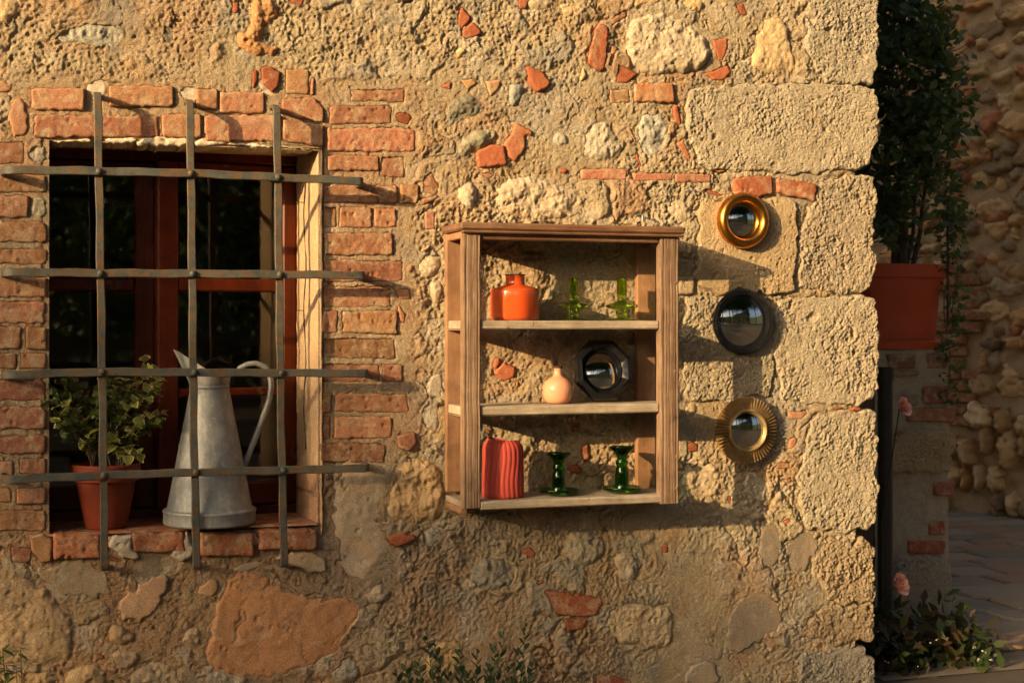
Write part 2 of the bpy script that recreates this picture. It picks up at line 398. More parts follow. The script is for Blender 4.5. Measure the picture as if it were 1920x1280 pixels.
def sc(k=1.0, warm=0.0):
    a = random.uniform(.92, 1.08) * k; return (.48 * a * (1 + warm * .2), .385 * a, .255 * a * (1 - warm * .35))
GREY = (.27, .26, .215); LGREY = (.40, .36, .28)
# left pier
for r_ in [(-95, 266, 47, 309), (-60, 326, 88, 361), (-70, 366, 56, 409), (-95, 414, 88, 456), (-60, 464, 88, 498), (-80, 517, 88, 558), (-60, 563, 86, 607),
           (-60, 611, 42, 657), (48, 611, 88, 656), (-40, 662, 33, 693), (36, 661, 88, 693), (-75, 712, 88, 753), (-90, 761, 87, 806), (-60, 816, 88, 851),
           (34, 859, 88, 889), (-60, 862, 26, 900), (30, 914, 88, 946), (-50, 912, 24, 944), (-70, 954, 88, 996)]:
    P('brick', rect(*r_), bc(.95), depth=.21 if r_[2] > 80 else .05, proud=random.uniform(-.001, .005), rough=1.3)
P('stone', rect(48, 268, 88, 309, 2), (.36, .32, .25), depth=.21, edge=.01, proud=.002); P('stone', rect(57, 367, 88, 409, 2), (.40, .35, .26), depth=.21, edge=.01, proud=.002)
for a, b in ((309, 326), (361, 366), (409, 414), (456, 464), (498, 517), (558, 563), (607, 611), (656, 661), (693, 712), (753, 761), (806, 816), (851, 859), (889, 914), (946, 954)):
    P('plaster', [(30, a + 1), (84, a + 1), (84, b - 1), (30, b - 1)], (.42, .34, .23), name='mortar_joint', proud=-.004, depth=.2)
P('plaster', rect(13, 183, 55, 258, 4), (.40, .20, .11), proud=.001); P('plaster', rect(-40, 152, 28, 178, 4), (.40, .23, .13), proud=.001)
# lintel
for r_ in [(57, 165, 160, 208), (203, 160, 328, 203), (366, 166, 410, 207), (411, 171, 497, 214)]: P('brick', rect(*r_), bc(1.05), proud=.006)
P('brick', px('A', 1565, 545, 1760, 545, 1812, 600, 1805, 690, 1570, 640), bc(1.0), proud=.006)
for r_ in [(62, 214, 299, 259), (302, 214, 380, 260), (383, 214, 526, 266)]: P('brick', rect(*r_), bc(1.05), depth=.21, proud=.007)
P('brick', px('A', 1575, 660, 1810, 695, 1808, 825, 1575, 792), bc(.95), depth=.21, proud=.007)
WHITE = (.62, .52, .37)
ZM['W'] = (80, 250, 3.459)
for c in [(60, 42, 330, 28, 330, 66, 60, 54), (395, 28, 620, 20, 620, 72, 395, 66), (610, 22, 950, 24, 950, 90, 780, 88, 610, 72), (985, 30, 1120, 20, 1200, 34, 1190, 84, 985, 90), (1205, 44, 1420, 68, 1490, 80, 1490, 98, 1205, 88), (1540, 84, 1780, 100, 1770, 106, 1540, 98)]:
    P('plaster', px('W', *c), WHITE, proud=.003, rough=2.5, depth=.1)
for u, v, a, b in ((183, 166, 22, 26), (355, 176, 24, 24), (506, 160, 30, 32)): P('plaster', ell(u, v, a * .85, b * .85), (.54, .45, .33), proud=-.002, rough=2.5, sink=.006)
P('shard', px('A', 1455, 375, 1500, 362, 1570, 400, 1560, 490, 1520, 525, 1460, 470), rc(.75), proud=.006); P('brick', rect(534, 129, 580, 177), bc(1.0))
P('shard', px('A', 1405, 390, 1440, 385, 1440, 450, 1420, 500, 1405, 495), rc(.7)); P('shard', rect(582, 145, 590, 180), bc(.9))
P('shard', px('A', 1595, 0, 1700, -5, 1690, 40, 1610, 20), rc(.8)); P('shard', rect(437, 3, 448, 26), rc(.85))
P('stone', px('A', 1390, -20, 1530, -20, 1570, 90, 1480, 140, 1460, 230, 1560, 260, 1570, 290, 1480, 318, 1390, 312, 1320, 250, 1330, 190, 1400, 160), (.46, .24, .105), rough=1.6, proud=.012)
P('stone', px('A', 270, 240, 320, 170, 450, 120, 560, 110, 690, 150, 700, 220, 660, 285, 480, 260), (.38, .35, .27), rough=1.3, proud=.006)
P('stone', px('A', 890, 140, 940, 120, 1000, 210, 960, 270, 900, 250), (.20, .17, .12), proud=.002); P('stone', px('A', -60, -20, 110, -20, 120, 60, 70, 140, -60, 150), sc(.95, .5))
# right pier
for r_ in [(657, 166, 760, 192), (617, 198, 736, 235), (612, 239, 778, 285), (612, 290, 712, 322), (713, 292, 759, 333), (606, 346, 747, 382), (750, 346, 786, 383), (606, 387, 632, 428),
           (635, 387, 699, 428), (701, 388, 744, 428), (606, 435, 738, 480), (606, 487, 756, 531), (606, 534, 734, 577), (604, 581, 634, 626), (640, 581, 746, 625), (603, 632, 744, 673), (603, 681, 713, 718), (716, 682, 756, 716),
           (627, 737, 767, 774), (602, 778, 622, 824), (627, 779, 735, 823), (602, 829, 722, 868), (602, 735, 622, 774)]:
    P('brick', rect(*r_), bc(1.0 if r_[0] > 607 else .8), proud=random.uniform(-.003, .005), depth=.1, rough=1.4)
P('shard', px('D', 415, 640, 450, 622, 500, 630, 520, 660, 490, 705, 430, 680), rc(.65)); P('brick', px('D', 575, 985, 625, 958, 670, 1030, 655, 1090, 575, 1080), bc(.95))
P('brick', rect(796, 395, 818, 431), bc(1.1)); P('brick', px('D', 565, 1110, 660, 1080, 665, 1110, 570, 1150), bc(.9))
P('shard', px('H', 400, 350, 500, 360, 510, 420, 440, 425), bc(.9)); P('shard', px('H', 430, 430, 480, 500, 475, 560, 440, 540), bc(.95)); P('brick', px('H', 420, 1180, 530, 1150, 540, 1220, 490, 1275, 440, 1250), bc(.8), proud=.012)
P('stone', px('H', 520, 240, 600, 155, 670, 170, 685, 230, 640, 300, 560, 305), sc(1.0), proud=.014); P('stone', px('H', 470, 240, 520, 215, 525, 260, 490, 285), bc(.9)); P('stone', px('H', 555, 150, 600, 105, 620, 130, 575, 165), sc(.9, .6))
P('stone', px('H', 600, 320, 690, 300, 690, 450, 620, 430), sc(.95), proud=.008, rough=1.5)
P('stone', px('H', 540, 1060, 600, 960, 680, 1000, 680, 1180, 560, 1140), (.42, .36, .27), proud=.008)
P('plaster', px('H', 600, 860, 690, 810, 690, 1000, 600, 960), (.40, .34, .25), proud=.004)
# sill
P('plaster', rect(96, 1002, 590, 1026, 1), (.40, .27, .17), name='mortar_joint', proud=.006, depth=.1, rough=2)
for r_ in [(98, 998, 190, 1047), (245, 995, 349, 1036), (373, 995, 477, 1044), (481, 990, 596, 1030)]:
    P('brick', rect(*r_, 2), (.36, .135, .065), proud=.020, depth=.24, edge=.008, rough=1.8)
P('brick', px('C', 160, 460, 240, 440, 300, 470, 290, 600, 230, 612, 170, 540), bc(.9), proud=.012); P('brick', rect(20, 1024, 60, 1056, 3), bc(.75))
P('plaster', px('C', 600, 450, 740, 440, 730, 500, 800, 590, 720, 600, 610, 540), (.48, .41, .31), proud=.015, depth=.12, rough=2); P('plaster', px('C', 950, 520, 1030, 430, 1080, 440, 1080, 590, 950, 610), (.48, .40, .30), proud=.015, depth=.12, rough=2)
P('shard', px('C', 605, 560, 690, 590, 670, 610, 605, 600), bc(.8)); P('shard', px('C', 500, 600, 540, 590, 550, 630, 510, 635), bc(.9)); P('stone', px('C', 630, 620, 690, 640, 680, 690, 640, 690), sc(.8, .5))
# shards, upper middle
P('shard', px('D', 790, 35, 812, 50, 850, 105, 792, 172, 765, 130, 770, 70), rc()); P('shard', px('D', 848, 118, 870, 130, 910, 185, 880, 205, 800, 232, 788, 178), rc())
P('shard', px('D', 1105, -5, 1175, -5, 1155, 55, 1120, 55, 1108, 40), rc(.9)); P('shard', px('D', 660, 480, 738, 448, 730, 508), rc())
P('shard', px('D', 780, 445, 850, 435, 890, 465, 820, 510), (.45, .27, .13)); P('shard', px('D', 918, 450, 1020, 440, 1000, 500, 955, 545, 935, 510), (.46, .30, .16))
P('shard', px('D', 1140, 375, 1165, 366, 1235, 395, 1290, 465, 1265, 500, 1210, 520, 1165, 465), rc(1.0), proud=.008)
P('brick', px('D', 1530, 150, 1560, 130, 1610, 155, 1600, 290, 1590, 390, 1555, 407, 1490, 360, 1500, 270), rc(.95), proud=.009)
P('brick', px('D', 1610, 115, 1700, 52, 1725, 90, 1635, 150), bc(1.0)); P('brick', px('D', 1625, 250, 1665, 260, 1630, 380, 1605, 370), bc(1.0))
P('shard', px('D', 1660, 355, 1790, 410, 1710, 470, 1650, 468), rc()); P('brick', rect(1188, 154, 1264, 194), (.42, .19, .085), proud=.008); P('brick', rect(1144, 165, 1181, 194, 2), (.36, .20, .10))
P('shard', px('D', 865, 850, 950, 802, 1025, 808, 1045, 925, 880, 942), rc(1.1), proud=.010)
P('shard', px('D', 1085, 675, 1190, 730, 1185, 768, 1145, 762, 1150, 830, 1090, 910, 1050, 880, 1022, 800, 1065, 750), (.42, .165, .08), proud=.006)
P('brick', rect(1087, 315, 1178, 338), bc(1.1)); P('brick', rect(1187, 322, 1262, 341), bc(1.05)); P('brick', rect(1264, 324, 1335, 344), bc(1.0))
P('shard', px('D', 1335, 950, 1370, 935, 1392, 955, 1360, 975), rc(.9)); P('shard', px('D', 1700, 715, 1730, 705, 1775, 800, 1755, 800), (.44, .25, .14)); P('shard', px('D', 1755, 860, 1775, 850, 1800, 930, 1780, 945), rc(.9))
P('shard', px('D', 885, 970, 940, 960, 985, 975, 940, 1005), bc(1.2)); P('stone', px('D', 1450, 440, 1465, 350, 1500, 435, 1440, 470), sc(1.0, .8)); P('stone', px('D', 740, 300, 790, 250, 825, 290, 770, 345), sc(1.05, .6))
P('shard', px('E', 530, 30, 575, 5, 605, 90, 560, 92), rc(.9)); P('shard', px('E', 395, 220, 490, 210, 490, 270, 465, 345, 430, 340), rc(.95)); P('shard', px('E', 350, 412, 490, 360, 510, 405, 470, 450, 405, 453), rc(1.0))
P('shard', px('E', 180, 588, 210, 580, 235, 690, 215, 715, 192, 700), rc(.9)); P('shard', px('E', 200, 805, 240, 770, 285, 870, 280, 920, 240, 870), (.42, .18, .09))
P('brick', px('E', 518, 992, 620, 980, 732, 975, 740, 1085, 660, 1105, 520, 1085), rc(.95), proud=.010); P('brick', px('E', 755, 990, 985, 1022, 972, 1130, 760, 1082), rc(1.0), proud=.010)
P('shard', px('E', 275, 940, 345, 932, 350, 950, 280, 955), rc(.9)); P('shard', px('E', 380, 950, 440, 942, 495, 955, 440, 966), bc(1.1)); P('shard', px('E', 335, 1045, 410, 1060, 480, 1090, 440, 1100, 370, 1085), rc(.9))
# stones, upper right
P('stone', px('E', -90, 300, -80, 180, -50, 105, 0, 80, 150, 60, 300, 150, 390, 240, 388, 330, 330, 400, 200, 405, 80, 430, 0, 410), (.50, .41, .28), proud=.018, rough=1.25)
P('stone', px('E', -60, -20, 110, -20, 115, 20, 20, 40, -40, 60), sc(1.05, .7)); P('stone', px('E', 215, -10, 355, -10, 355, 60, 330, 80, 210, 40), sc(1.05, .7))
P('stone', px('E', 680, 95, 760, 88, 810, 110, 850, 250, 893, 385, 870, 405, 740, 420, 600, 385, 640, 260), sc(1.0, .5), proud=.010)
P('stone', px('E', -20, 640, 70, 610, 160, 660, 180, 780, 120, 870, 20, 880, -30, 780), (.42, .40, .32), proud=.010, rough=1.3)
P('stone', px('D', 690, 700, 705, 600, 745, 530, 860, 520, 940, 600, 880, 650, 760, 690, 730, 745), (.22, .20, .14), proud=.012, rough=1.5); P('stone', px('D', 750, 860, 780, 770, 900, 715, 990, 720, 1000, 780, 900, 830, 800, 910), (.30, .27, .18), proud=.012, rough=1.5)
P('stone', px('D', 1050, 560, 1060, 460, 1150, 470, 1140, 540, 1080, 612), (.30, .30, .25), proud=.010); P('stone', px('D', 1280, 790, 1320, 720, 1380, 750, 1390, 820, 1330, 835), (.42, .37, .28))
P('stone', px('D', 1440, 850, 1480, 700, 1560, 650, 1640, 720, 1700, 800, 1690, 890, 1560, 905), (.46, .40, .29), proud=.012, rough=1.2)
P('stone', px('D', 750, 1090, 800, 1012, 870, 1015, 895, 1100, 850, 1190, 790, 1170), (.50, .43, .31), proud=.014, rough=1.4); P('stone', px('D', 960, 1060, 1060, 990, 1220, 985, 1420, 1050, 1500, 1120, 1440, 1215, 1200, 1225, 1000, 1215), (.50, .40, .27), proud=.014, rough=1.5)
P('stone', px('D', 1130, -10, 1320, -10, 1300, 60, 1180, 70), sc(.9)); P('stone', px('D', 1335, 10, 1430, 20, 1420, 110, 1350, 90), sc(.95, .4)); P('stone', px('E', 140, 1150, 200, 1080, 300, 1150, 300, 1240, 200, 1260), (.45, .36, .24), rough=1.3)
# quoins
q = (.50, .415, .285); CR = 1648
P('tufa', [(1516, -40), (1640, -40), (CR + 2, 70), (1640, 150), (1600, 158), (1545, 152), (1512, 90)], (.47, .40, .285), depth=.3); P('tufa', [(1290, 168), (1400, 158), (1520, 158), (1636, 162), (CR + 1, 190), (CR - 2, 262), (1620, 318), (1500, 325), (1320, 318), (1285, 240)], q, depth=.3)
P('tufa', [(1538, 338), (1605, 330), (1640, 332), (CR, 370), (1638, 440), (CR - 1, 490), (1628, 545), (1560, 550), (1500, 542), (1497, 440)], (.46, .37, .25), depth=.3, rough=1.3)
P('tufa', [(1308, 378), (1400, 372), (1488, 378), (1492, 460), (1486, 546), (1400, 549), (1310, 546)], (.52, .385, .22), proud=.012, rough=.45); P('tufa', rect(1272, 521, 1302, 551, 2), (.5, .38, .23), rough=.5)
P('tufa', [(1290, 556), (1380, 552), (1440, 556), (1450, 650), (1445, 740), (1360, 750), (1282, 745), (1280, 640)], (.47, .39, .265), rough=1.3)
P('tufa', [(1455, 560), (1560, 556), (1640, 558), (CR - 1, 600), (CR - 2, 720), (1634, 752), (1560, 758), (1462, 752), (1450, 650)], q, depth=.3)
P('tufa', [(1520, 780), (1600, 768), (1640, 772), (CR - 2, 830), (CR - 2, 960), (1632, 990), (1570, 996), (1510, 990), (1496, 900)], (.48, .40, .275), depth=.3)
P('tufa', [(1548, 1010), (1625, 1005), (1643, 1030), (1643, 1110), (1636, 1128), (1560, 1130), (1530, 1070)], (.44, .33, .20), depth=.3, rough=1.4); P('tufa', [(1540, 1138), (1630, 1132), (1642, 1160), (1636, 1200), (1560, 1205), (1500, 1190)], (.42, .31, .19), depth=.3, rough=1.4)
P('tufa', [(1500, 1225), (1620, 1212), (1640, 1240), (1640, 1330), (1500, 1330)], (.36, .32, .25), depth=.3)
for c, k in [((820, 1045, 930, 1030, 935, 1060, 900, 1092, 830, 1090), (.42, .22, .13)), ((830, 1200, 865, 1178, 882, 1200, 870, 1240, 840, 1262, 826, 1240), (.42, .19, .10)), ((870, 1150, 960, 1065, 990, 1062, 970, 1090, 890, 1152), (.45, .33, .21)),
             ((1175, 1030, 1200, 1015, 1235, 1020, 1235, 1045, 1180, 1045), rc(.9)), ((1075, 1028, 1120, 1015, 1125, 1030, 1080, 1038), rc(.9)), ((255, 1230, 290, 1205, 330, 1225, 325, 1270, 260, 1275), rc(.8))]: P('shard', px('F', *c), k)
P('stone', px('F', 230, 1020, 300, 980, 330, 1040, 280, 1080, 235, 1050), (.47, .36, .22)); P('stone', px('G', 220, 150, 250, 60, 400, 30, 470, 100, 460, 240, 300, 260), (.47, .37, .24), rough=1.4)
for c, k in [((755, 45, 840, 38, 838, 85, 758, 88), bc(1.0)), ((810, 140, 840, 128, 858, 150, 830, 172), rc(.8)), ((790, 375, 830, 352, 846, 375, 815, 412), rc(1.1)), ((480, 235, 515, 225, 505, 285, 488, 280), rc(.8)), ((120, 510, 155, 488, 162, 550, 130, 560), rc(.8)), ((985, 1055, 1025, 1050, 1025, 1085, 995, 1085), rc(.8))]: P('shard', px('G', *c), k)
GP = (.25, .20, .14)
P('plaster', px('G', 670, 400, 720, 375, 795, 420, 790, 560, 740, 640, 680, 640, 655, 560), GP, proud=.0015, sink=.005); P('plaster', px('G', 800, 560, 860, 430, 900, 405, 990, 440, 1005, 540, 930, 640, 820, 685), GP, proud=.0015, sink=.005)
P('plaster', px('G', 470, 1000, 530, 860, 560, 800, 680, 740, 790, 850, 800, 960, 690, 1040, 560, 1112, 480, 1080), GP, proud=.0015, sink=.005); P('plaster', px('G', 210, 1290, 280, 1190, 380, 1130, 440, 1190, 440, 1300), (.30, .245, .175))
P('stone', px('G', -215, 960, -180, 850, -60, 800, 60, 850, 140, 830, 185, 900, 190, 1020, 170, 1080, 60, 1100, -120, 1060), (.48, .37, .22), proud=.018, rough=1.3)
P('stone', px('G', -440, 560, -400, 440, -330, 420, -200, 460, -170, 540, -220, 600, -360, 640), (.36, .31, .22), proud=.016, rough=1.5); P('stone', px('G', -160, 570, -90, 520, 0, 560, 0, 690, -60, 730, -140, 680), (.36, .31, .23), proud=.014, rough=1.5)
P('stone', px('G', 540, 150, 600, 90, 700, 130, 740, 220, 700, 300, 600, 310), (.42, .36, .26), rough=1.4)
# lower middle
P('stone', px('I', 370, 220, 430, 60, 530, 20, 640, 40, 700, 130, 710, 330, 620, 390, 440, 405, 370, 350), (.48, .33, .17), proud=.010, rough=1.5)
P('shard', px('I', 372, 460, 440, 440, 530, 450, 545, 470, 490, 500, 430, 525, 385, 505), rc(.8), proud=.012); P('stone', px('I', 550, 500, 580, 410, 680, 400, 695, 500, 600, 530), (.33, .29, .21), rough=1.3)
P('stone', px('I', 830, 740, 840, 640, 900, 570, 1020, 560, 1105, 620, 1100, 740, 960, 790), (.27, .24, .18), proud=.010, rough=1.6); P('shard', px('I', 1120, 545, 1170, 515, 1205, 545, 1200, 590, 1160, 580), rc(.85)); P('shard', px('I', 1195, 715, 1245, 700, 1250, 725, 1215, 735), rc(.9))
P('brick', px('I', 1240, 755, 1340, 765, 1480, 790, 1565, 795, 1578, 830, 1540, 905, 1430, 912, 1310, 890, 1275, 820), rc(.75), proud=.008); P('brick', px('I', 1360, 915, 1495, 918, 1470, 985, 1420, 985, 1372, 1005), rc(.75), proud=.006)
P('brick', px('I', 1545, 1245, 1620, 1232, 1740, 1262, 1740, 1320, 1550, 1320), rc(.8)); P('stone', px('I', 1080, 1290, 1100, 1120, 1180, 1080, 1220, 1180, 1180, 1300), (.44, .35, .22), rough=1.3)
P('stone', px('I', 560, 1180, 640, 1040, 800, 1020, 830, 1100, 760, 1280, 600, 1290), (.50, .33, .15), proud=.008, rough=1.7); P('stone', px('I', 60, 1200, 150, 1100, 220, 1160, 230, 1280, 60, 1290), (.36, .30, .22))
P('stone', px('I', 230, 780, 330, 720, 400, 760, 390, 830, 280, 850), (.42, .33, .22), proud=.012, rough=1.5)
P('plaster', px('I', 60, 300, 90, 120, 170, 20, 300, 10, 400, 60, 390, 200, 330, 330, 350, 420, 390, 560, 330, 680, 200, 720, 100, 640, 90, 460), (.40, .315, .21), proud=.001, rough=2.2, sink=.004, edge=.03)
# lower left
OC = (.41, .205, .095)
P('plaster', px('C', 1150, 1040, 1225, 810, 1290, 680, 1400, 640, 1480, 680, 1560, 760, 1750, 800, 1905, 790, 2020, 830, 1990, 960, 1900, 1060, 1880, 1130, 1760, 1180, 1560, 1240, 1440, 1262, 1140, 1205), OC, proud=.0015, rough=1.8, sink=.005, edge=.014)
P('stone', px('C', -120, 640, 30, 620, 150, 680, 280, 770, 340, 860, 410, 900, 418, 1100, 400, 1150, 200, 1188, -120, 1180), (.42, .29, .16), proud=.012, rough=.8)
P('stone', px('C', 385, 880, 400, 820, 620, 800, 640, 900, 440, 975, 405, 950), (.33, .23, .13), proud=.008); P('stone', px('C', 600, 960, 660, 940, 780, 1030, 700, 1075, 610, 1060), (.38, .25, .14), proud=.014)
P('stone', px('C', 600, 1110, 700, 1085, 790, 1100, 770, 1190, 650, 1215), (.36, .26, .16), proud=.014); P('stone', px('C', 720, 1230, 820, 1150, 950, 1160, 1020, 1240, 1000, 1330, 720, 1330), (.40, .30, .18), proud=.016, rough=1.3)
P('stone', px('C', 350, 1240, 430, 1180, 560, 1175, 605, 1220, 600, 1330, 350, 1330), (.42, .29, .15), proud=.012); P('stone', px('C', -60, 1230, 100, 1195, 320, 1200, 320, 1330, -60, 1330), (.45, .30, .15), proud=.012)
P('plaster', px('C', 180, 640, 480, 570, 560, 640, 640, 720, 620, 800, 400, 810, 330, 800, 240, 720), (.28, .215, .135), proud=.002); P('plaster', px('C', 660, 800, 760, 740, 900, 640, 960, 720, 900, 860, 760, 960, 650, 900), (.40, .25, .15), proud=.003)
P('plaster', px('C', 1100, 740, 1200, 680, 1240, 740, 1200, 800, 1110, 800), (.40, .24, .12)); P('shard', px('C', 530, 1130, 570, 1115, 595, 1140, 560, 1155), rc(.7)); P('stone', px('C', 1000, 1080, 1010, 1000, 1100, 960, 1140, 1010, 1120, 1090), (.38, .27, .16), proud=.012)
P('plaster', px('C', 1280, 640, 1420, 570, 1500, 620, 1440, 640, 1330, 690), (.36, .28, .18)); P('plaster', px('C', 1500, 560, 1720, 540, 1830, 560, 1820, 680, 1620, 640), (.43, .32, .20), proud=.004)

# seen through the shelf
ZM['S'] = (810, 390, 2.169)
for c, k in [((248, 650, 252, 612, 272, 604, 280, 625, 262, 655), rc(.95)), ((248, 672, 290, 622, 342, 645, 336, 690, 292, 708), rc(1.05)), ((560, 895, 585, 880, 608, 892, 600, 912, 570, 915), rc(.7)), ((603, 965, 635, 960, 642, 1020, 618, 1035, 604, 1000), rc(.8)),
             ((722, 975, 740, 962, 790, 965, 785, 982, 730, 985), rc(.85)), ((556, 1045, 590, 1038, 612, 1060, 600, 1082, 560, 1075), rc(.75)), ((205, 905, 225, 890, 245, 905, 230, 925), rc(.75)), ((340, 705, 352, 700, 350, 730, 338, 725), bc(.9))]: P('shard', px('S', *c), k, proud=.005)
# ---- outline preparation
def outline(p):
    s, ch, it, jit, er, dp = KIND[p['kind']]
    s = p.get('step', s); poly = [np.array(q_) for q_ in p['poly']] if p.get('poly') else [np.array(xz(*q_, p.get('Y', 0))) for q_ in p['pts']]
    if p['kind'] == 'tufa' and 'Y' not in p:
        cc_ = sum(poly) / len(poly); poly = [q_ + (q_ - cc_) / np.linalg.norm(q_ - cc_) * .0045 * np.array([0 if q_[0] > 2.30 else 1, 1]) for q_ in poly]
    for _ in range(it):
        new = []
        for i in range(len(poly)):
            a, b = poly[i], poly[(i + 1) % len(poly)]; new += [a + (b - a) * ch, b - (b - a) * ch]
        poly = new
    A = np.array(poly)
    if (A[:, 0] * np.roll(A[:, 1], -1) - np.roll(A[:, 0], -1) * A[:, 1]).sum() < 0: A = A[::-1]
    seg = np.linalg.norm(np.roll(A, -1, 0) - A, axis=1); L = np.concatenate([[0], np.cumsum(seg)]); n = max(14, int(L[-1] / s))
    t = np.linspace(0, L[-1], n, endpoint=False); B = np.concatenate([A, A[:1]])
    X = np.interp(t, L, B[:, 0]); Z = np.interp(t, L, B[:, 1])
    sd = random.randint(0, 9999); jit *= min(1, max(.25, math.sqrt(np.ptp(X) * np.ptp(Z)) / .12))
    fq = 22 if p['kind'] == 'tufa' else 45; nx = fbm(X, Z, fq, 2, sd) * jit * 2.2; nz = fbm(X, Z, fq, 2, sd + 50) * jit * 2.2
    X = X + nx; Z = Z + nz
    return np.stack([X, Z], 1), sd
WIN_L, WIN_R = at(88, 600).x, at(599, 600).x
WIN_T, WIN_B = at(330, 272).z, at(330, 999).z
XL, XR, ZB, ZT = -.28, at(1621, 600).x, -.02, 2.14
STEP = .0028
gx = np.arange(XL, XR, STEP); gz = np.arange(ZB, ZT, STEP)
GX, GZ = np.meshgrid(gx, gz)
# roughness and colour maps of the mortar
rough = np.ones_like(GX) * np.clip(.88 + 1.3 * fbm(GX, GZ, 2.6, 3, 91), .3, 1.5)
def zone(r, val, soft=.04):
    (x0, z1), (x1, z0) = xz(r[0], r[1]), xz(r[2], r[3])
    dx = np.maximum(np.maximum(x0 - GX, GX - x1), 0); dz = np.maximum(np.maximum(z0 - GZ, GZ - z1), 0)
    t = 1 - sstep(0, soft, np.sqrt(dx * dx + dz * dz)); return t
for r_, v in [((-300, 250, 95, 1000), .30), ((40, 150, 615, 285), .35), ((600, 160, 770, 830), .38), ((-300, 1000, 700, 1300), .6), ((640, 830, 740, 1100), .45)]:
    t = zone(r_, v); rough = rough * (1 - t) + v * t
H = .008 * fbm(GX, GZ, 4.5, 3, 3) + rough * (.008 * fbm(GX, GZ, 17, 3, 11) + .0048 * (billow(GX, GZ, 34, 3, 21) - .3) + .0056 * fbm(GX, GZ, 100, 2, 33))
H -= rough * (.008 * pits(GX, GZ, .034, .22, 41, .10, .36) + .0055 * pits(GX, GZ, .0115, .32, 43, .2, .48))
def cells(x, y, cell, seed):
    wx = x + .35 * cell * pnoise(x / cell * 1.1, y / cell * 1.1, seed + 5) + .12 * cell * pnoise(x / cell * 3.3, y / cell * 3.3, seed + 7); wy = y + .35 * cell * pnoise(x / cell * 1.1, y / cell * 1.1, seed + 6) + .12 * cell * pnoise(x / cell * 3.3, y / cell * 3.3, seed + 8)
    X = wx / cell; Y = wy / cell; ix = np.floor(X).astype(np.int64); iy = np.floor(Y).astype(np.int64); f1 = np.full(X.shape, 9.); f2 = np.full(X.shape, 9.); q1 = np.zeros(X.shape); q2 = np.zeros(X.shape); Mx = 4294967296.0
    for a in (-1, 0, 1):
        for b in (-1, 0, 1):
            cx = ix + a; cy = iy + b; px_ = cx + _hash(cx, cy, seed + 1) / Mx; py_ = cy + _hash(cx, cy, seed + 2) / Mx; d = np.sqrt((X - px_) ** 2 + (Y - py_) ** 2); m = d < f1
            f2 = np.where(m, f1, np.minimum(f2, d)); f1 = np.where(m, d, f1); q1 = np.where(m, _hash(cx, cy, seed + 3) / Mx, q1); q2 = np.where(m, _hash(cx, cy, seed + 4) / Mx, q2)
    return f2 - f1, q1, q2
open_wall = sstep(.45, .7, rough)
cd, cq, ct = cells(GX, GZ * 1.25, .135, 801); rub = sstep(.06, .34, cd) * (cq < .5) * open_wall
H = H * (1 - .35 * rub) + rub * (.004 + .007 * (ct - .3) + .006 * fbm(GX, GZ, 12, 2, 811)); H -= .009 * (1 - sstep(0, .07, cd)) * (cq < .6) * open_wall * sstep(-.1, .3, fbm(GX, GZ, 4, 2, 815))
crk = np.abs(fbm(GX, GZ, 6.5, 4, 71)); H -= .014 * np.maximum(rough, .5) * (1 - sstep(0, .014, crk)) * sstep(.0, .25, fbm(GX, GZ, 3, 2, 75))
lump = pits(GX, GZ, .06, .45, 55, .3, .62); H += rough * .005 * lump * (.6 + fbm(GX, GZ, 40, 2, 58))
C = np.empty(GX.shape + (3,)); C[:] = (.475, .375, .235)
n1 = fbm(GX, GZ, 3.2, 4, 201); n2 = fbm(GX, GZ, 8, 4, 211); n3 = fbm(GX, GZ, 30, 3, 221)
def tint(col, t):
    global C
    t = np.clip(t, 0, 1)[..., None]; C = C * (1 - t) + np.array(col) * t
tint((.50, .41, .28), sstep(.05, .35, n1) * .8); tint((.42, .28, .15), sstep(.08, .4, n2) * .6); tint((.36, .33, .27), sstep(.12, .42, fbm(GX, GZ, 5, 4, 231)) * .55)
tint((.44, .30, .165), zone((-300, 1000, 1100, 1400), 1, .35) * (.55 + n1)); tint((.38, .225, .12), zone((-300, 1000, 640, 1400), 1, .15) * .75); tint((.33, .25, .17), zone((560, 1000, 900, 1120), 1, .1) * .6)
for lo, hi, col in ((0, .28, (.54, .45, .31)), (.28, .5, (.48, .32, .17)), (.5, .68, (.36, .33, .26)), (.68, .85, (.50, .40, .25)), (.85, 1, (.45, .27, .15))): tint(col, rub * ((ct >= lo) & (ct < hi)) * .75)
tint((.50, .30, .16), sstep(.12, .38, fbm(GX, GZ, 2.4, 4, 261)) * .55); tint((.58, .50, .37), sstep(.16, .4, fbm(GX, GZ, 6, 4, 265)) * .6); tint((.27, .24, .19), sstep(.2, .42, fbm(GX, GZ, 4.2, 5, 269)) * .6)
for z4 in ((-300, 250, 95, 1000), (600, 160, 780, 830), (40, 150, 615, 285)): tint((.43, .27, .155), zone(z4, 1, .05) * (.45 + .8 * n2))
tint((.50, .36, .20), sstep(.1, .3, n3) * .35); tint((.30, .25, .18), lump * (fbm(GX, GZ, 16, 1, 241) > .1) * .5)
wall_mask = np.zeros_like(GX, bool)
PREP = []
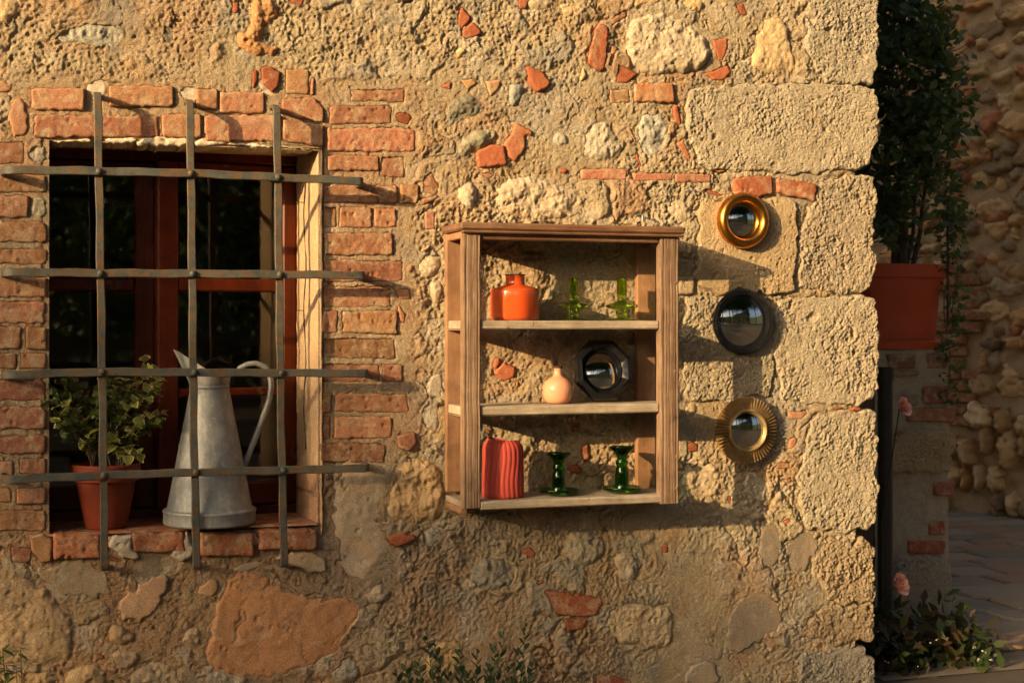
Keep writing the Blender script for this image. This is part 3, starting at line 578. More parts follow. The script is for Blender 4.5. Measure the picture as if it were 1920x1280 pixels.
for p in PIECES:
    A, sd = outline(p); PREP.append((p, A, sd))
    k = p['kind']; st = max(1, len(A) // 48); poly = A[::st]
    i0, i1 = np.searchsorted(gx, [A[:, 0].min() - .012, A[:, 0].max() + .012]); j0, j1 = np.searchsorted(gz, [A[:, 1].min() - .012, A[:, 1].max() + .012])
    if i1 <= i0 or j1 <= j0: continue
    sx, sz = GX[j0:j1, i0:i1], GZ[j0:j1, i0:i1]; d = poly_sd(sx, sz, poly)
    h = H[j0:j1, i0:i1]
    gd = {'brick': .0012, 'tufa': .0055, 'stone': .002, 'shard': .001, 'plaster': 0}[k]
    if p['name'] != 'mortar_joint':
        gw = .006 if k != 'tufa' else .010
        h = h - gd * np.clip(1 - np.abs(d) / gw, 0, 1) * (.55 + 1.1 * fbm(sx, sz, 30, 2, sd))
    ins = {'brick': .002, 'tufa': .003, 'stone': .008, 'shard': .0025, 'plaster': .006}[k]; t = np.clip((-d - ins) / .006, 0, 1); H[j0:j1, i0:i1] = h * (1 - t) - .03 * t
# window opening and mesh
cut = (GX > WIN_L + .004) & (GX < WIN_R - .002) & (GZ < WIN_T) & (GZ > WIN_B)
H -= .05 * sstep(XR - .035, XR, GX)
H = np.where((GX > WIN_L - .012) & (GX < WIN_R + .012) & (GZ < WIN_T + .012) & (GZ > WIN_B - .012), np.minimum(H, -.004), H)
ny, nx_ = GX.shape
idx = np.arange(ny * nx_).reshape(ny, nx_)
quad_ok = ~(cut[:-1, :-1] & cut[1:, 1:] & cut[:-1, 1:] & cut[1:, :-1])
Q = np.stack([idx[:-1, :-1], idx[:-1, 1:], idx[1:, 1:], idx[1:, :-1]], -1)[quad_ok]
jx = .0009 * fbm(GX, GZ, 120, 1, 301); jz = .0009 * fbm(GX, GZ, 120, 1, 305)
V = np.stack([(GX + jx).ravel(), -H.ravel(), (GZ + jz).ravel()], 1)
used = np.zeros(len(V), bool); used[Q.ravel()] = True; remap = np.cumsum(used) - 1
wm = mesh_np('wall', V[used], remap[Q]); fcolor(wm, C.reshape(-1, 3)[used])
wall = link('wall', wm, M['mortar'], house); tag(wall, 'rough sandy lime mortar face of the wall')

# ---- the pieces set in the wall
def relief(kind, x, z, sd, k):
    o = sd % 997 * .37; x = x + o; z = z - o * .7
    if kind == 'tufa':
        k = k * np.clip(.85 + 1.1 * fbm(x, z, 7, 2, 77), .35, 1.5)
        return .005 * fbm(x, z, 6, 2, 4) + k * (.005 * fbm(x, z, 11, 3, 5) + .004 * fbm(x, z, 40, 2, 6) + .0028 * (billow(x, z, 70, 2, 7) - .3) + .0022 * fbm(x, z, 150, 1, 17) - .006 * pits(x, z, .014, .5, 8, .15, .48) - .013 * pits(x, z, .06, .3, 9, .08, .25) - .0050 * pits(x, z, .0075, .5, 10, .2, .5))
    if kind in ('stone', 'rubble'):
        return k * (.010 * fbm(x, z, 10, 3, 5) + .005 * fbm(x, z, 26, 3, 6) + .004 * (billow(x, z, 40, 2, 16) - .3) + .0022 * fbm(x, z, 100, 2, 7) - .005 * pits(x, z, .03, .3, 8, .12, .4))
    if kind == 'brick':
        return k * (.0022 * fbm(x, z, 22, 3, 5) + .0014 * fbm(x, z, 90, 2, 6) - .0035 * pits(x, z, .022, .22, 8, .12, .35))
    if kind == 'plaster':
        return k * (.0030 * fbm(x, z, 9, 3, 5) + .0011 * fbm(x, z, 45, 3, 6) - .003 * (1 - sstep(0, .012, np.abs(fbm(x, z, 7, 3, 9)))) * (fbm(x, z, 5, 1, 12) > .05) - .003 * pits(x, z, .05, .25, 8, .06, .15))
    return k * (.0012 * fbm(x, z, 30, 2, 5) + .0009 * fbm(x, z, 100, 1, 6))
def near_outline(px_, pz_, A):
    """signed distance (negative inside) and nearest outline point"""
    d2 = np.full(px_.shape, 1e9); ins = np.zeros(px_.shape, bool); nx2 = np.zeros_like(px_); nz2 = np.zeros_like(px_); n = len(A)
    for i in range(n):
        ax, ay = A[i]; bx, by = A[(i + 1) % n]; ex, ey = bx - ax, by - ay
        t = np.clip(((px_ - ax) * ex + (pz_ - ay) * ey) / (ex * ex + ey * ey + 1e-12), 0, 1); qx = ax + ex * t; qz = ay + ey * t
        dd = (px_ - qx) ** 2 + (pz_ - qz) ** 2; m = dd < d2; d2 = np.where(m, dd, d2); nx2 = np.where(m, qx, nx2); nz2 = np.where(m, qz, nz2)
        if abs(ey) > 1e-12: ins ^= ((ay > pz_) != (by > pz_)) & (px_ < ax + (pz_ - ay) * ex / ey)
    d = np.sqrt(d2); return np.where(ins, -d, d), nx2, nz2
def make_piece(p, A, sd):
    s, ch, it, jit, er, dp = KIND[p['kind']]
    s = p.get('step', s); er = p['edge'] or er; proud = dp if p['proud'] is None else p['proud']; proud = proud * (.62 if p['kind'] == 'stone' else 1) + random.uniform(-.0015, .002)
    mn, mx = A.min(0), A.max(0); s = min(s, (mx - mn).min() / 7); c = (mn + mx) / 2
    X, Z = np.meshgrid(np.arange(mn[0] - s, mx[0] + 2 * s, s), np.arange(mn[1] - s, mx[1] + 2 * s, s))
    st = max(1, len(A) // 160); d, qx, qz = near_outline(X, Z, A[::st])
    ok = d < .7 * s; snap = ok & (d > -.3 * s); X = np.where(snap, qx, X); Z = np.where(snap, qz, Z); d = np.where(snap, 0, -d)
    er = min(er, max(d.max() * .8, 1e-4)); t = np.clip(d / er, 0, 1); prof = np.sqrt(np.clip(1 - (1 - t) ** 2, 0, 1))
    tilt = random.uniform(-.012, .012), random.uniform(-.012, .012)
    h = -p['sink'] + (proud + p['sink']) * prof + relief(p['kind'], X, Z, sd, p['rough']) * np.clip(d / er * 1.5, .35, 1) + (X - c[0]) * tilt[0] + (Z - c[1]) * tilt[1]
    I = np.arange(X.size).reshape(X.shape); k4 = ok[:-1, :-1] & ok[:-1, 1:] & ok[1:, 1:] & ok[1:, :-1]
    Qd = np.stack([I[:-1, :-1], I[:-1, 1:], I[1:, 1:], I[1:, :-1]], -1)[k4]
    V0 = np.stack([X, -h, Z], -1).reshape(-1, 3)
    E = np.concatenate([Qd[:, [0, 1]], Qd[:, [1, 2]], Qd[:, [2, 3]], Qd[:, [3, 0]]]); key = np.sort(E, 1); key = key[:, 0] * X.size + key[:, 1]
    u_, inv, cnt = np.unique(key, return_inverse=True, return_counts=True); BE = E[cnt[inv] == 1]
    bv = np.unique(BE); mp = np.zeros(X.size, int); mp[bv] = np.arange(len(bv)); back = V0[bv].copy(); back[:, 1] = np.maximum(p['depth'], back[:, 1] + .004)
    n0 = X.size; SK = np.stack([BE[:, 1], BE[:, 0], n0 + mp[BE[:, 0]], n0 + mp[BE[:, 1]]], 1)
    Vv = np.concatenate([V0, back]); Qa = np.concatenate([Qd, SK]); used = np.zeros(len(Vv), bool); used[Qa.ravel()] = True; rm = np.cumsum(used) - 1
    loc = np.array([c[0], 0, c[1]]); me = mesh_np(p['name'], Vv[used] - loc, rm[Qa]); par = p.get('parent', wall); pl = np.array(par.location) if par is not wall and not p.get('local') else np.zeros(3)
    o = link(p['name'], me, M[p['mat'] or p['kind']], par, tuple(loc + np.array([0, p.get('Y', 0), 0]) - pl)); o.color = (*p['col'], 1)
    if p['label']: o['label'] = p['label']
for p, A, sd in PREP: make_piece(p, A, sd)

# ---- rest of the house shell (outside the frame and behind)
def quadmesh(name, quads, mat, parent, color=None):
    mb = MB()
    for q4 in quads: mb.add(q4, [(0, 1, 2, 3)])
    o = mb.build(name, mat, parent, smooth=False)
    if color: o.color = (*color, 1)
    return o
HX0, HY1, HZ1 = -5.0, 3.6, 4.3
quadmesh('upper_wall', [[(XL, .005, ZT - STEP), (XR, .005, ZT - STEP), (XR, .005, HZ1), (XL, .005, HZ1)], [(HX0, .005, 0), (XL + .002, .005, 0), (XL + .002, .005, HZ1), (HX0, .005, HZ1)]], M['stone'], house, SAND)
quadmesh('side_wall', [[(XR, .045, -.02), (XR, HY1, -.02), (XR, HY1, HZ1), (XR, .045, HZ1)]], M['stone'], house, SAND)
quadmesh('rear_wall', [[(XR, HY1, 0), (HX0, HY1, 0), (HX0, HY1, HZ1), (XR, HY1, HZ1)], [(HX0, HY1, 0), (HX0, 0, 0), (HX0, 0, HZ1), (HX0, HY1, HZ1)]], M['stone'], house, SAND)
mb = MB(); mb.add([(HX0 - .3, -.35, HZ1), (XR + .3, -.35, HZ1), (XR + .3, HY1 + .3, HZ1), (HX0 - .3, HY1 + .3, HZ1), (HX0 - .3, HY1 / 2, HZ1 + .35), (XR + .3, HY1 / 2, HZ1 + .35)],
                  [(0, 1, 5, 4), (2, 3, 4, 5), (1, 2, 5), (3, 0, 4), (0, 3, 2, 1)]); rf_ = mb.build('roof', M['shard'], house, smooth=False); rf_.color = (.35, .13, .07, 1)

# ---- window: reveals, soffit, sill, timber frame, panes
YB = .225
RB = at(557, 600, YB).x                  # back edge of the right reveal
ST = at(330, 289.5, YB).z
gy = np.arange(-.004, YB + .004, .004); gz2 = np.arange(WIN_B - .02, WIN_T + .012, .005)
AY, AZ = np.meshgrid(gy, gz2); tY = np.clip(AY / YB, 0, 1)
AX = WIN_R + (RB - WIN_R) * tY + .0035 * fbm(AY, AZ, 14, 3, 401) + .0012 * fbm(AY, AZ, 60, 2, 402) + .006 * np.clip(1 - AY / .012, 0, 1) ** 2
I = np.arange(AX.size).reshape(AX.shape)
rv = mesh_np('reveal', np.stack([AX, AY, AZ], -1).reshape(-1, 3), np.stack([I[:-1, :-1], I[:-1, 1:], I[1:, 1:], I[1:, :-1]], -1).reshape(-1, 4), flip=True)
rvo = link('window_reveal', rv, M['cream'], house); rvo.color = (.44, .30, .175, 1); tag(rvo, 'cream limewashed side of the window opening')
gxs = np.arange(WIN_L - .03, WIN_R + .02, .01); AX, AY = np.meshgrid(gxs, np.arange(-.002, YB + .01, .01))
AZ = WIN_T + .006 + (ST - WIN_T) * AY / YB + .002 * fbm(AX, AY, 12, 3, 411); I = np.arange(AX.size).reshape(AX.shape)
sf = mesh_np('soffit', np.stack([AX, AY, AZ], -1).reshape(-1, 3), np.stack([I[:-1, :-1], I[:-1, 1:], I[1:, 1:], I[1:, :-1]], -1).reshape(-1, 4), flip=True)
o = link('window_soffit', sf, M['cream'], house); o.color = (.50, .36, .2, 1)
SILLZ = at(300, 993, -.012).z
gxs = np.arange(WIN_L - .04, WIN_R - .004, .006); AX, AY = np.meshgrid(gxs, np.arange(-.008, YB + .02, .006))
AZ = SILLZ + .0025 * fbm(AX, AY, 9, 3, 421) - .02 * np.clip((-.002 - AY) / .012, 0, 1) ** 2; I = np.arange(AX.size).reshape(AX.shape)
sl_ = mesh_np('sill', np.stack([AX, AY, AZ], -1).reshape(-1, 3), np.stack([I[:-1, :-1], I[:-1, 1:], I[1:, 1:], I[1:, :-1]], -1).reshape(-1, 4))
o = link('window_sill', sl_, M['brick'], house); o.color = (.34, .115, .05, 1)
quadmesh('left_reveal', [[(WIN_L - .045, YB + .01, WIN_B - .02), (WIN_L - .003, .012, WIN_B - .02), (WIN_L - .003, .012, WIN_T + .01), (WIN_L - .045, YB + .01, WIN_T + .01)]], M['cream'], house, (.4, .3, .2))
win = empty('window', (0, YB, SILLZ), parent=house)
FT = ST - SILLZ
xl, xr = WIN_L - .13, at(558, 600, YB).x + .035
def wpart(name, x0, x1, y0, y1, z0, z1, parent=win, b=.004, mat='sash'):
    m_ = MB().box(x0, x1, y0, y1, z0, z1, b); return m_.build(name, M[mat], parent, smooth=False)
wpart('frame_head', xl, xr, .0, .06, FT - .020, FT + .03); wpart('frame_jamb', xr - .036, xr, .002, .058, .0, FT - .021); wpart('frame_jamb', xl, xl + .05, .002, .058, 0, FT - .021); wpart('frame_base', xl, xr, .003, .058, -.02, .024)
gap = at(291.5, 600, YB + .01).x
ls0, ls1, rs1 = xl + .052, at(253, 600, YB + .01).x, at(332, 600, YB + .01).x
rr0, rr1 = at(530, 600, YB + .01).x, at(557, 600, YB + .01).x
zb, zt_ = .027, FT - .023
def sash(name, x0, x1, s0, s1, ang, hinge):
    s = empty(name, (hinge, .012, 0), ang, parent=win); X = lambda q_: q_ - hinge
    wpart('stile', X(x0), X(s0), 0, .042, zb, zt_, s); wpart('stile', X(s1), X(x1), 0, .042, zb, zt_, s)
    dep = lambda v: at(300, v, YB + .01).z - SILLZ
    rails = [(zb, zb + .062), (dep(744), dep(728)), (dep(546), dep(522)), (zt_ - .030, zt_)]
    for k, (a, b) in enumerate(rails): wpart('rail' if k in (0, 3) else 'glazing_bar', X(s0) + .0005, X(s1) - .0005, .003, .039, a, b, s)
    for k in range(3): wpart('pane', X(s0) - .004, X(s1) + .004, .018, .0215, rails[k][1] - .004, rails[k + 1][0] + .004, s, 0, 'pane')
    return s
sash('left_sash', ls0, gap - .0015, ls0 + .04, ls1, 0, ls0); sash('right_sash', gap - .004, rr1, rs1 - .006, rr0, R(10), rr1)
# dim room behind the glass
rx0, rx1, ry1, rz0, rz1 = -1.2, 1.9, 2.8, .05, 2.3
y0 = YB + .075
mb = MB(); mb.add([(rx0, y0, rz0), (rx1, y0, rz0), (rx1, y0, rz1), (rx0, y0, rz1), (rx0, ry1, rz0), (rx1, ry1, rz0), (rx1, ry1, rz1), (rx0, ry1, rz1)],
                  [(4, 5, 6, 7), (0, 4, 7, 3), (1, 2, 6, 5), (3, 7, 6, 2), (0, 1, 5, 4)]); mb.build('room_wall', M['room'], house, smooth=False)
# wall between room and window
a0, a1, b0, b1 = xl + .01, xr - .01, SILLZ - .01, ST + .02
quadmesh('inner_wall', [[(rx0, y0, rz0), (a0, y0, rz0), (a0, y0, rz1), (rx0, y0, rz1)], [(a1, y0, rz0), (rx1, y0, rz0), (rx1, y0, rz1), (a1, y0, rz1)], [(a0, y0, rz0), (a1, y0, rz0), (a1, y0, b0), (a0, y0, b0)], [(a0, y0, b1), (a1, y0, b1), (a1, y0, rz1), (a0, y0, rz1)]], M['room'], house)
for va, vb_ in ((930, 1004), (878, 926)):
    zt3, zb3 = at(590, va, .02).z, at(590, vb_, .02).z; an = math.atan2(WIN_R - RB, YB)
    bo = MB().box(-.03, .0045, 0, .205, zb3, zt3, .004).build('brick', M['brick'], house, smooth=False, loc=(WIN_R - .003, .006, 0), rot=(0, 0, an)); bo.scale = (-1, 1, 1); bo.color = (.40, .22, .125, 1)
# cable on the reveal
def on_reveal(v, t, off=.0012):
    y = YB * t; x = WIN_R + (RB - WIN_R) * t - off; a = at(575, v, y); return (x, y, a.z)
cb = MB().tube([on_reveal(v, .62 + .05 * math.sin(v * .035)) for v in range(338, 860, 18)], .0016, 6); cb.build('cable', M['cable'], house)
for v in (380, 582):
    p0 = Vector(on_reveal(v, .66, -.002)); MB().tube([p0, p0 + Vector((-.022, -.006, 0))], .0012, 6).tube([p0 + Vector((-.022, -.006, 0)), p0 + Vector((-.0235, -.0065, 0))], .003, 8).build('nail', M['iron'], house)

# ------------------------------------------------------------------ window grille
grille = tag(empty('window_grille', at(97, 600)), 'rusty riveted iron grille of crossed flat bars over the window', 'grille')
g0 = Vector(grille.location)
def flat_bar(name, pts, wv, thick, width):
    """sweep a flat section; wv = width direction"""
    pts = [Vector(p) for p in pts]; m = len(pts); mb = MB(); vs = []; wv = Vector(wv); c_ = .0018
    for i, p in enumerate(pts):
        t = (pts[min(i + 1, m - 1)] - pts[max(i - 1, 0)]).normalized(); wd = (wv - t * wv.dot(t)).normalized(); nn = t.cross(wd)
        w2 = width / 2 * (1 + .05 * math.sin(i * 1.7)); t2 = thick / 2
        for a, b in ((-w2 + c_, -t2), (w2 - c_, -t2), (w2, -t2 + c_), (w2, t2 - c_), (w2 - c_, t2), (-w2 + c_, t2), (-w2, t2 - c_), (-w2, -t2 + c_)): vs.append(p + wd * a + nn * b - g0)
    n = 8; fs = [(i * n + k, i * n + (k + 1) % n, (i + 1) * n + (k + 1) % n, (i + 1) * n + k) for i in range(m - 1) for k in range(n)] + [tuple(range(n))[::-1], tuple((m - 1) * n + k for k in range(n))]
    mb.add(vs, fs); return mb.build(name, M['iron'], grille, angle=30)
def bend(p, q_, r_, n=6):
    """from point p at the bar plane round to depth; returns quarter arc points"""
    return [p + (q_ - p) * 0 for _ in range(0)]
YH, YV = -.079, -.068
hb = [(318, 321, 325, 340), (510, 512, 513, 516), (703, 697, 698, 700), (899, 891, 885, 877)]; hu_r = [680, 683, 689, 691]
vb = [(183, 188, 193, 196), (356, 360, 363, 369), (519, 523, 527, 533)]
def lerp_v(cs, t): return np.interp(t, [0, .27, .53, 1], cs)
for k, cs in enumerate(hb):
    pts = []; e = hu_r[k]; r_ = .032
    xl_, xr_ = at(4, 600, YH).x, at(e, 600, YH).x
    zl, zr = at(4, cs[0], YH).z, at(e, cs[3], YH).z
    pts.append(Vector((xl_, .03, zl)))
    for a in range(0, 7):
        th = math.pi / 2 * a / 6; pts.append(Vector((xl_ + r_ - r_ * math.cos(th), YH + r_ - r_ * math.sin(th), zl)))
    for t in np.linspace(.08, .95, 26):
        u = 4 + (e - 4) * t; p = at(u, lerp_v(cs, t), YH); p.z += .0008 * math.sin(t * 37 + k); p.y += .001 * math.sin(t * 23 + k * 2); pts.append(p)
    r2 = .010
    for a in range(0, 5):
        th = math.pi / 2 * a / 4; pts.append(Vector((xr_ - r2 + r2 * math.sin(th), YH + r2 - r2 * math.cos(th), zr)))
    pts.append(Vector((xr_, .03, zr)))
    flat_bar('horizontal_bar', pts, (0, 0, 1), .008, .0205)
vt = [172, 186, 196]; ve = [1068, 1066, 1062]
for k, cs in enumerate(vb):
    pts = []; r_ = .014
    zt2, zb2 = at(cs[0], vt[k], YV).z, at(cs[3], ve[k], YV).z; xt, xb = at(cs[0], 300, YV).x, at(cs[3], 300, YV).x
    pts.append(Vector((xt, .03, zt2)))
    for a in range(7):
        th = math.pi / 2 * a / 6; rb = .045; pts.append(Vector((xt, YV + rb - rb * math.sin(th), zt2 - (rb * .5) + (rb * .5) * math.cos(th))))
    for t in np.linspace(.06, .97, 26):
        p = at(np.interp(t, [0, .35, .7, 1], cs), vt[k] + (ve[k] - vt[k]) * t, YV); p.x += .0009 * math.sin(t * 31 + k); pts.append(p)
    for a in range(5):
        th = math.pi / 2 * a / 4; pts.append(Vector((xb, YV + r_ - r_ * math.cos(th), zb2 + r_ - r_ * math.sin(th))))
    pts.append(Vector((xb, .03, zb2)))
    flat_bar('vertical_bar', pts, (1, 0, 0), .010, .0195)
for k, cs in enumerate(hb):
    for j, cv in enumerate(vb):
        u = cv[0] + (cv[3] - cv[0]) * (k * .24 + .18); t = (u - 4) / (hu_r[k] - 4); p = at(u, lerp_v(cs, t), YH - .004)
        MB().lathe([(.0, 0), (.0085, 0), (.0082, .003), (.006, .0062), (.003, .0075), (0, .008)], 12, tuple(p - g0), '-y').build('rivet', M['iron'], grille)

# ------------------------------------------------------------------ pitcher and potted plant on the sill
pc = at(393, 990, .058); pc.z = SILLZ + .003
pit = tag(empty('metal_pitcher', pc), 'tall galvanised metal pitcher with spout and long handle on the windowsill', 'pitcher')
prof = [(.0, .0), (.116, .0), (.119, .004), (.119, .030), (.121, .034), (.119, .038), (.112, .041), (.109, .046), (.050, .352), (.0515, .355), (.0515, .359), (.0495, .362)]
mb = MB().lathe(prof, 56); mb.build('body', M['zinc'], pit, angle=35)
n = 56; vs = []
for i in range(13):
    t = i / 12
    for k in range(n):
        a = 2 * math.pi * k / n; sp = max(0, -math.cos(a)) ** 1.5; r_ = .0495 + .010 * t; r2 = r_ + .034 * sp * t
        vs.append((r2 * math.cos(a), r_ * (1 - .15 * sp * t) * math.sin(a), .361 + .038 * t + .056 * sp * t))
ni = len(vs)
for i in range(13):
    t = 1 - i / 12
    for k in range(n):
        a = 2 * math.pi * k / n; sp = max(0, -math.cos(a)) ** 1.5; r_ = .0478 + .010 * t; r2 = r_ + .034 * sp * t
        vs.append((r2 * math.cos(a), r_ * (1 - .15 * sp * t) * math.sin(a), .3615 + .038 * t + .056 * sp * t))
fs = [(i * n + k, i * n + (k + 1) % n, (i + 1) * n + (k + 1) % n, (i + 1) * n + k) for i in range(25) for k in range(n)]
MB().add(vs, fs).build('spout', M['zinc'], pit)
def hp(u, v): p = at(u, v, .058) - pc; return Vector((p.x, 0, p.z))
hpts = [hp(*c) for c in ((443, 703), (450, 690), (464, 683), (480, 681), (496, 687), (506, 701), (509, 722), (505, 748), (496, 775), (482, 812), (462, 862), (452, 884))]
fine = []
for i in range(len(hpts) - 1):
    for t in (0, .5): fine.append(hpts[i].lerp(hpts[i + 1], t))
fine.append(hpts[-1])
MB().tube(fine, .0075, 10).build('handle', M['zinc'], pit)

pp = at(199, 990, .07); pp.z = SILLZ + .003
pot = tag(empty('potted_plant', pp), 'small terracotta pot of variegated leafy plant on the windowsill', 'potted plant')
MB().lathe([(0, 0), (.050, 0), (.053, .004), (.074, .115), (.0745, .118), (.084, .121), (.087, .160), (.085, .163), (.079, .163), (.077, .140), (0, .140)], 48).build('pot', M['pot'], pot, angle=35)
MB().lathe([(.0765, .141), (.05, .147), (0, .15)], 24).build('soil', M['soil'], pot)
def leaf_mesh(name, L, W, fold=.25, droop=.2, mat=None, tip=.5, edge=True):
    vs = []; cols = []; rows = 5
    for i in range(rows):
        t = i / (rows - 1); wv = W * (math.sin(math.pi * min(1, t ** tip)) * .5 + .03) if 0 < t < 1 else W * .03
        for j in (-1, -.55, 0, .55, 1):
            vs.append((j * wv, t * L, abs(j) * wv * fold - droop * L * t * t)); cols.append((1 if abs(j) == 1 or t == 1 else 0,) * 3)
    fs = [(i * 5 + j, i * 5 + j + 1, (i + 1) * 5 + j + 1, (i + 1) * 5 + j) for i in range(rows - 1) for j in range(4)]
    me = mesh(name, vs, fs); fcolor(me, np.array(cols, float)); me.materials.append(mat); return me
lm = [leaf_mesh('leaf', .030, .030, .25, .25, M['leaf_var'], .62), leaf_mesh('leaf', .024, .024, .35, .1, M['leaf_var'], .62), leaf_mesh('leaf', .036, .032, .2, .4, M['leaf_var'], .6)]
def orient(d, up=(0, 0, 1), roll=0):
    d = Vector(d).normalized(); q_ = d.to_track_quat('Y', 'Z'); return (q_ @ Matrix.Rotation(roll, 3, 'Y').to_quaternion()).to_euler()
rng = random.Random(21)
stems = []
nleaf = 0; extra = []
for k in range(64):
    if k < 6: tu, tv, ty = [(285, 690, .03), (275, 672, .06), (296, 735, .03), (300, 785, .05), (262, 850, 0), (300, 712, .02)][k]
    else:
        a = rng.uniform(0, 2 * math.pi); q_ = math.sqrt(rng.random()); tu = 198 + 112 * q_ * math.cos(a); tv = 770 + 82 * q_ * math.sin(a); ty = rng.uniform(-.03, .11)
        if tu > 250 and tv > 800: continue
        if tu > 255 and tv < 700: continue
    tip = at(tu, tv, ty) - pp; base = Vector((rng.uniform(-.035, .035), rng.uniform(-.035, .035), .142)); mid = base.lerp(tip, .5) + Vector((-(tip.x - base.x) * .18, 0, .02))
    pts = [base.lerp(mid, t).lerp(mid.lerp(tip, t), t) for t in [i / 7 for i in range(8)]]
    MB().tube(pts, [.0028 - .0016 * i / 7 for i in range(8)], 5).build('stem', M['stem'], pot)
    dirn = (tip - mid).normalized(); nl = rng.randint(6, 9)
    for j in range(nl):
        t = 1 - .5 * (j / nl) ** 1.4; i0 = min(6, int(t * 7)); pb = pts[i0].lerp(pts[i0 + 1], t * 7 - i0); a = j * 2.4 + k
        side = dirn.orthogonal().normalized(); side = Matrix.Rotation(a, 3, dirn) @ side
        d = (side + dirn * rng.uniform(.2, .9) + Vector((0, 0, .15))).normalized()
        link('leaf', rng.choice(lm), None, pot, tuple(pb), orient(d, roll=rng.uniform(-.6, .6)), (rng.uniform(.62, 1.0),) * 3) if nleaf < 300 else extra.append(tuple(pb))
        nleaf += 1

EXTRA = extra
# ------------------------------------------------------------------ wooden wall shelf
SY = -.19
sx0, sx1 = at(868, 600, SY).x, at(1273, 600, SY).x
shelf = tag(empty('wall_shelf', (sx0, 0, at(868, 952, SY).z)), 'weathered open wooden shelf unit with three boards hung on the wall', 'shelf'); s0 = Vector(shelf.location)
WB = -.012     # back boards stand off the uneven wall
def spart(name, x0, x1, y0, y1, z0, z1, mat, b=.002): return MB().box(x0 - s0.x, x1 - s0.x, y0 - s0.y, y1 - s0.y, z0 - s0.z, z1 - s0.z, b).build(name, M[mat], shelf, smooth=False)
ztop = at(868, 431, SY).z; zbl = at(868, 953, SY).z; zbr = at(1270, 943, SY).z
def front_post(x0, x1, z0):
    # fluted face: profile swept in z
    w_ = x1 - x0; xs = [0, .06, .14, .17, .23, .27, .46, .50, .56, .60, .79, .83, .88, .94, 1]; ys = [.0016, 0, 0, .0012, .0010, 0, 0, .0004, .0005, 0, 0, .0008, .0014, .0004, .002]
    pr = [(x0 + w_ * a, SY + b) for a, b in zip(xs, ys)] + [(x1, SY + .026), (x0, SY + .026)]
    n = len(pr); vs = []; levels = [z0 + (ztop - z0) * t for t in np.linspace(0, 1, 14)]
    for k, z_ in enumerate(levels):
        for (x_, y_) in pr: vs.append((x_ - s0.x + .0007 * math.sin(k * 2.1), y_ + .0007 * math.sin(k * 1.3), z_ - s0.z))
    fs = [(i * n + k, i * n + (k + 1) % n, (i + 1) * n + (k + 1) % n, (i + 1) * n + k) for i in range(13) for k in range(n)] + [tuple(range(n))[::-1], tuple(13 * n + k for k in range(n))]
    MB().add(vs, fs).build('front_post', M['post'], shelf, smooth=False)
pw = at(901, 600, SY).x - sx0; pwr = sx1 - at(1238, 600, SY).x
front_post(sx0, sx0 + pw, zbl); front_post(sx1 - pwr, sx1, zbr)
bw = .056
spart('back_board', sx0 - .001, sx0 + bw, WB - .022, WB, zbl + .025, ztop, 'board'); spart('back_board', sx1 - bw, sx1, WB - .022, WB, zbr + .02, ztop, 'board')
S1 = at(905, 601, SY + .004).z; S2 = at(905, 762, SY + .004).z; S3 = at(905, 940, SY + .004).z
for (zz, th) in ((S1, .022), (S2, .024)): 
    spart('shelf_board', sx0 + .003, sx1 - .004, SY + .027, WB - .0225, zz - th, zz, 'shelfwood', .002)
    spart('shelf_edge', sx0 + pw + .0005, sx1 - pwr - .0005, SY + .006, SY + .0265, zz - th - .0005, zz + .0003, 'shelfwood', .0035)
    spart('side_rail', sx0 + .001, sx0 + .016, SY + .0265, WB - .023, zz - th - .004, zz - th - .0005, 'post', .001)
spart('shelf_board', sx0 + .002, sx1 - .003, SY + .027, WB, S3 - .016, S3, 'shelfwood', .002); spart('shelf_edge', sx0 + pw + .0005, sx1 - pwr + .016, SY + .002, SY + .0265, S3 - .022, S3 + .0003, 'shelfwood', .003)
spart('side_rail', sx0 + .001, sx0 + .02, SY + .0265, WB, S3 - .034, S3 - .0165, 'board', .002)
spart('top_rail', sx0 + pw + .001, sx1 - pwr - .001, SY + .006, SY + .024, ztop - .024, ztop - .001, 'cap', .003); spart('rail_moulding', sx0 + pw + .001, sx1 - pwr - .001, SY + .001, SY + .0058, ztop - .014, ztop - .001, 'cap', .002)
spart('side_rail', sx0 + .002, sx0 + .018, SY + .0265, WB - .0225, ztop - .020, ztop - .001, 'board', .002); spart('side_rail', sx1 - .018, sx1 - .002, SY + .0265, WB - .0225, ztop - .020, ztop - .001, 'board', .002)
cz = ztop
spart('cap_board', sx0 - .010, sx1 + .012, SY - .016, WB + .002, cz + .0, cz + .020, 'cap', .005); spart('cap_front', sx0 - .004, sx1 + .006, SY - .012, SY + .01, cz - .008, cz - .0003, 'cap', .003)
hk = at(1203, 409, -.03) - s0; MB().tube([hk + Vector((0, .03, .012)), hk + Vector((0, 0, .012)), hk + Vector((0, -.008, .006)), hk + Vector((0, -.006, -.008))], .003, 8).build('hook', plain('steel_hook', (.3, .36, .38), .35, .9), shelf)
for (u, v) in ((1266, 530), (1266, 695), (1268, 855), (1268, 915)):
    p = at(u, v, SY + .002) - s0; MB().lathe([(0, 0), (.0045, 0), (.0035, .002), (0, .0024)], 10, tuple(p), '-y').build('wood_plug', M['board'], shelf)

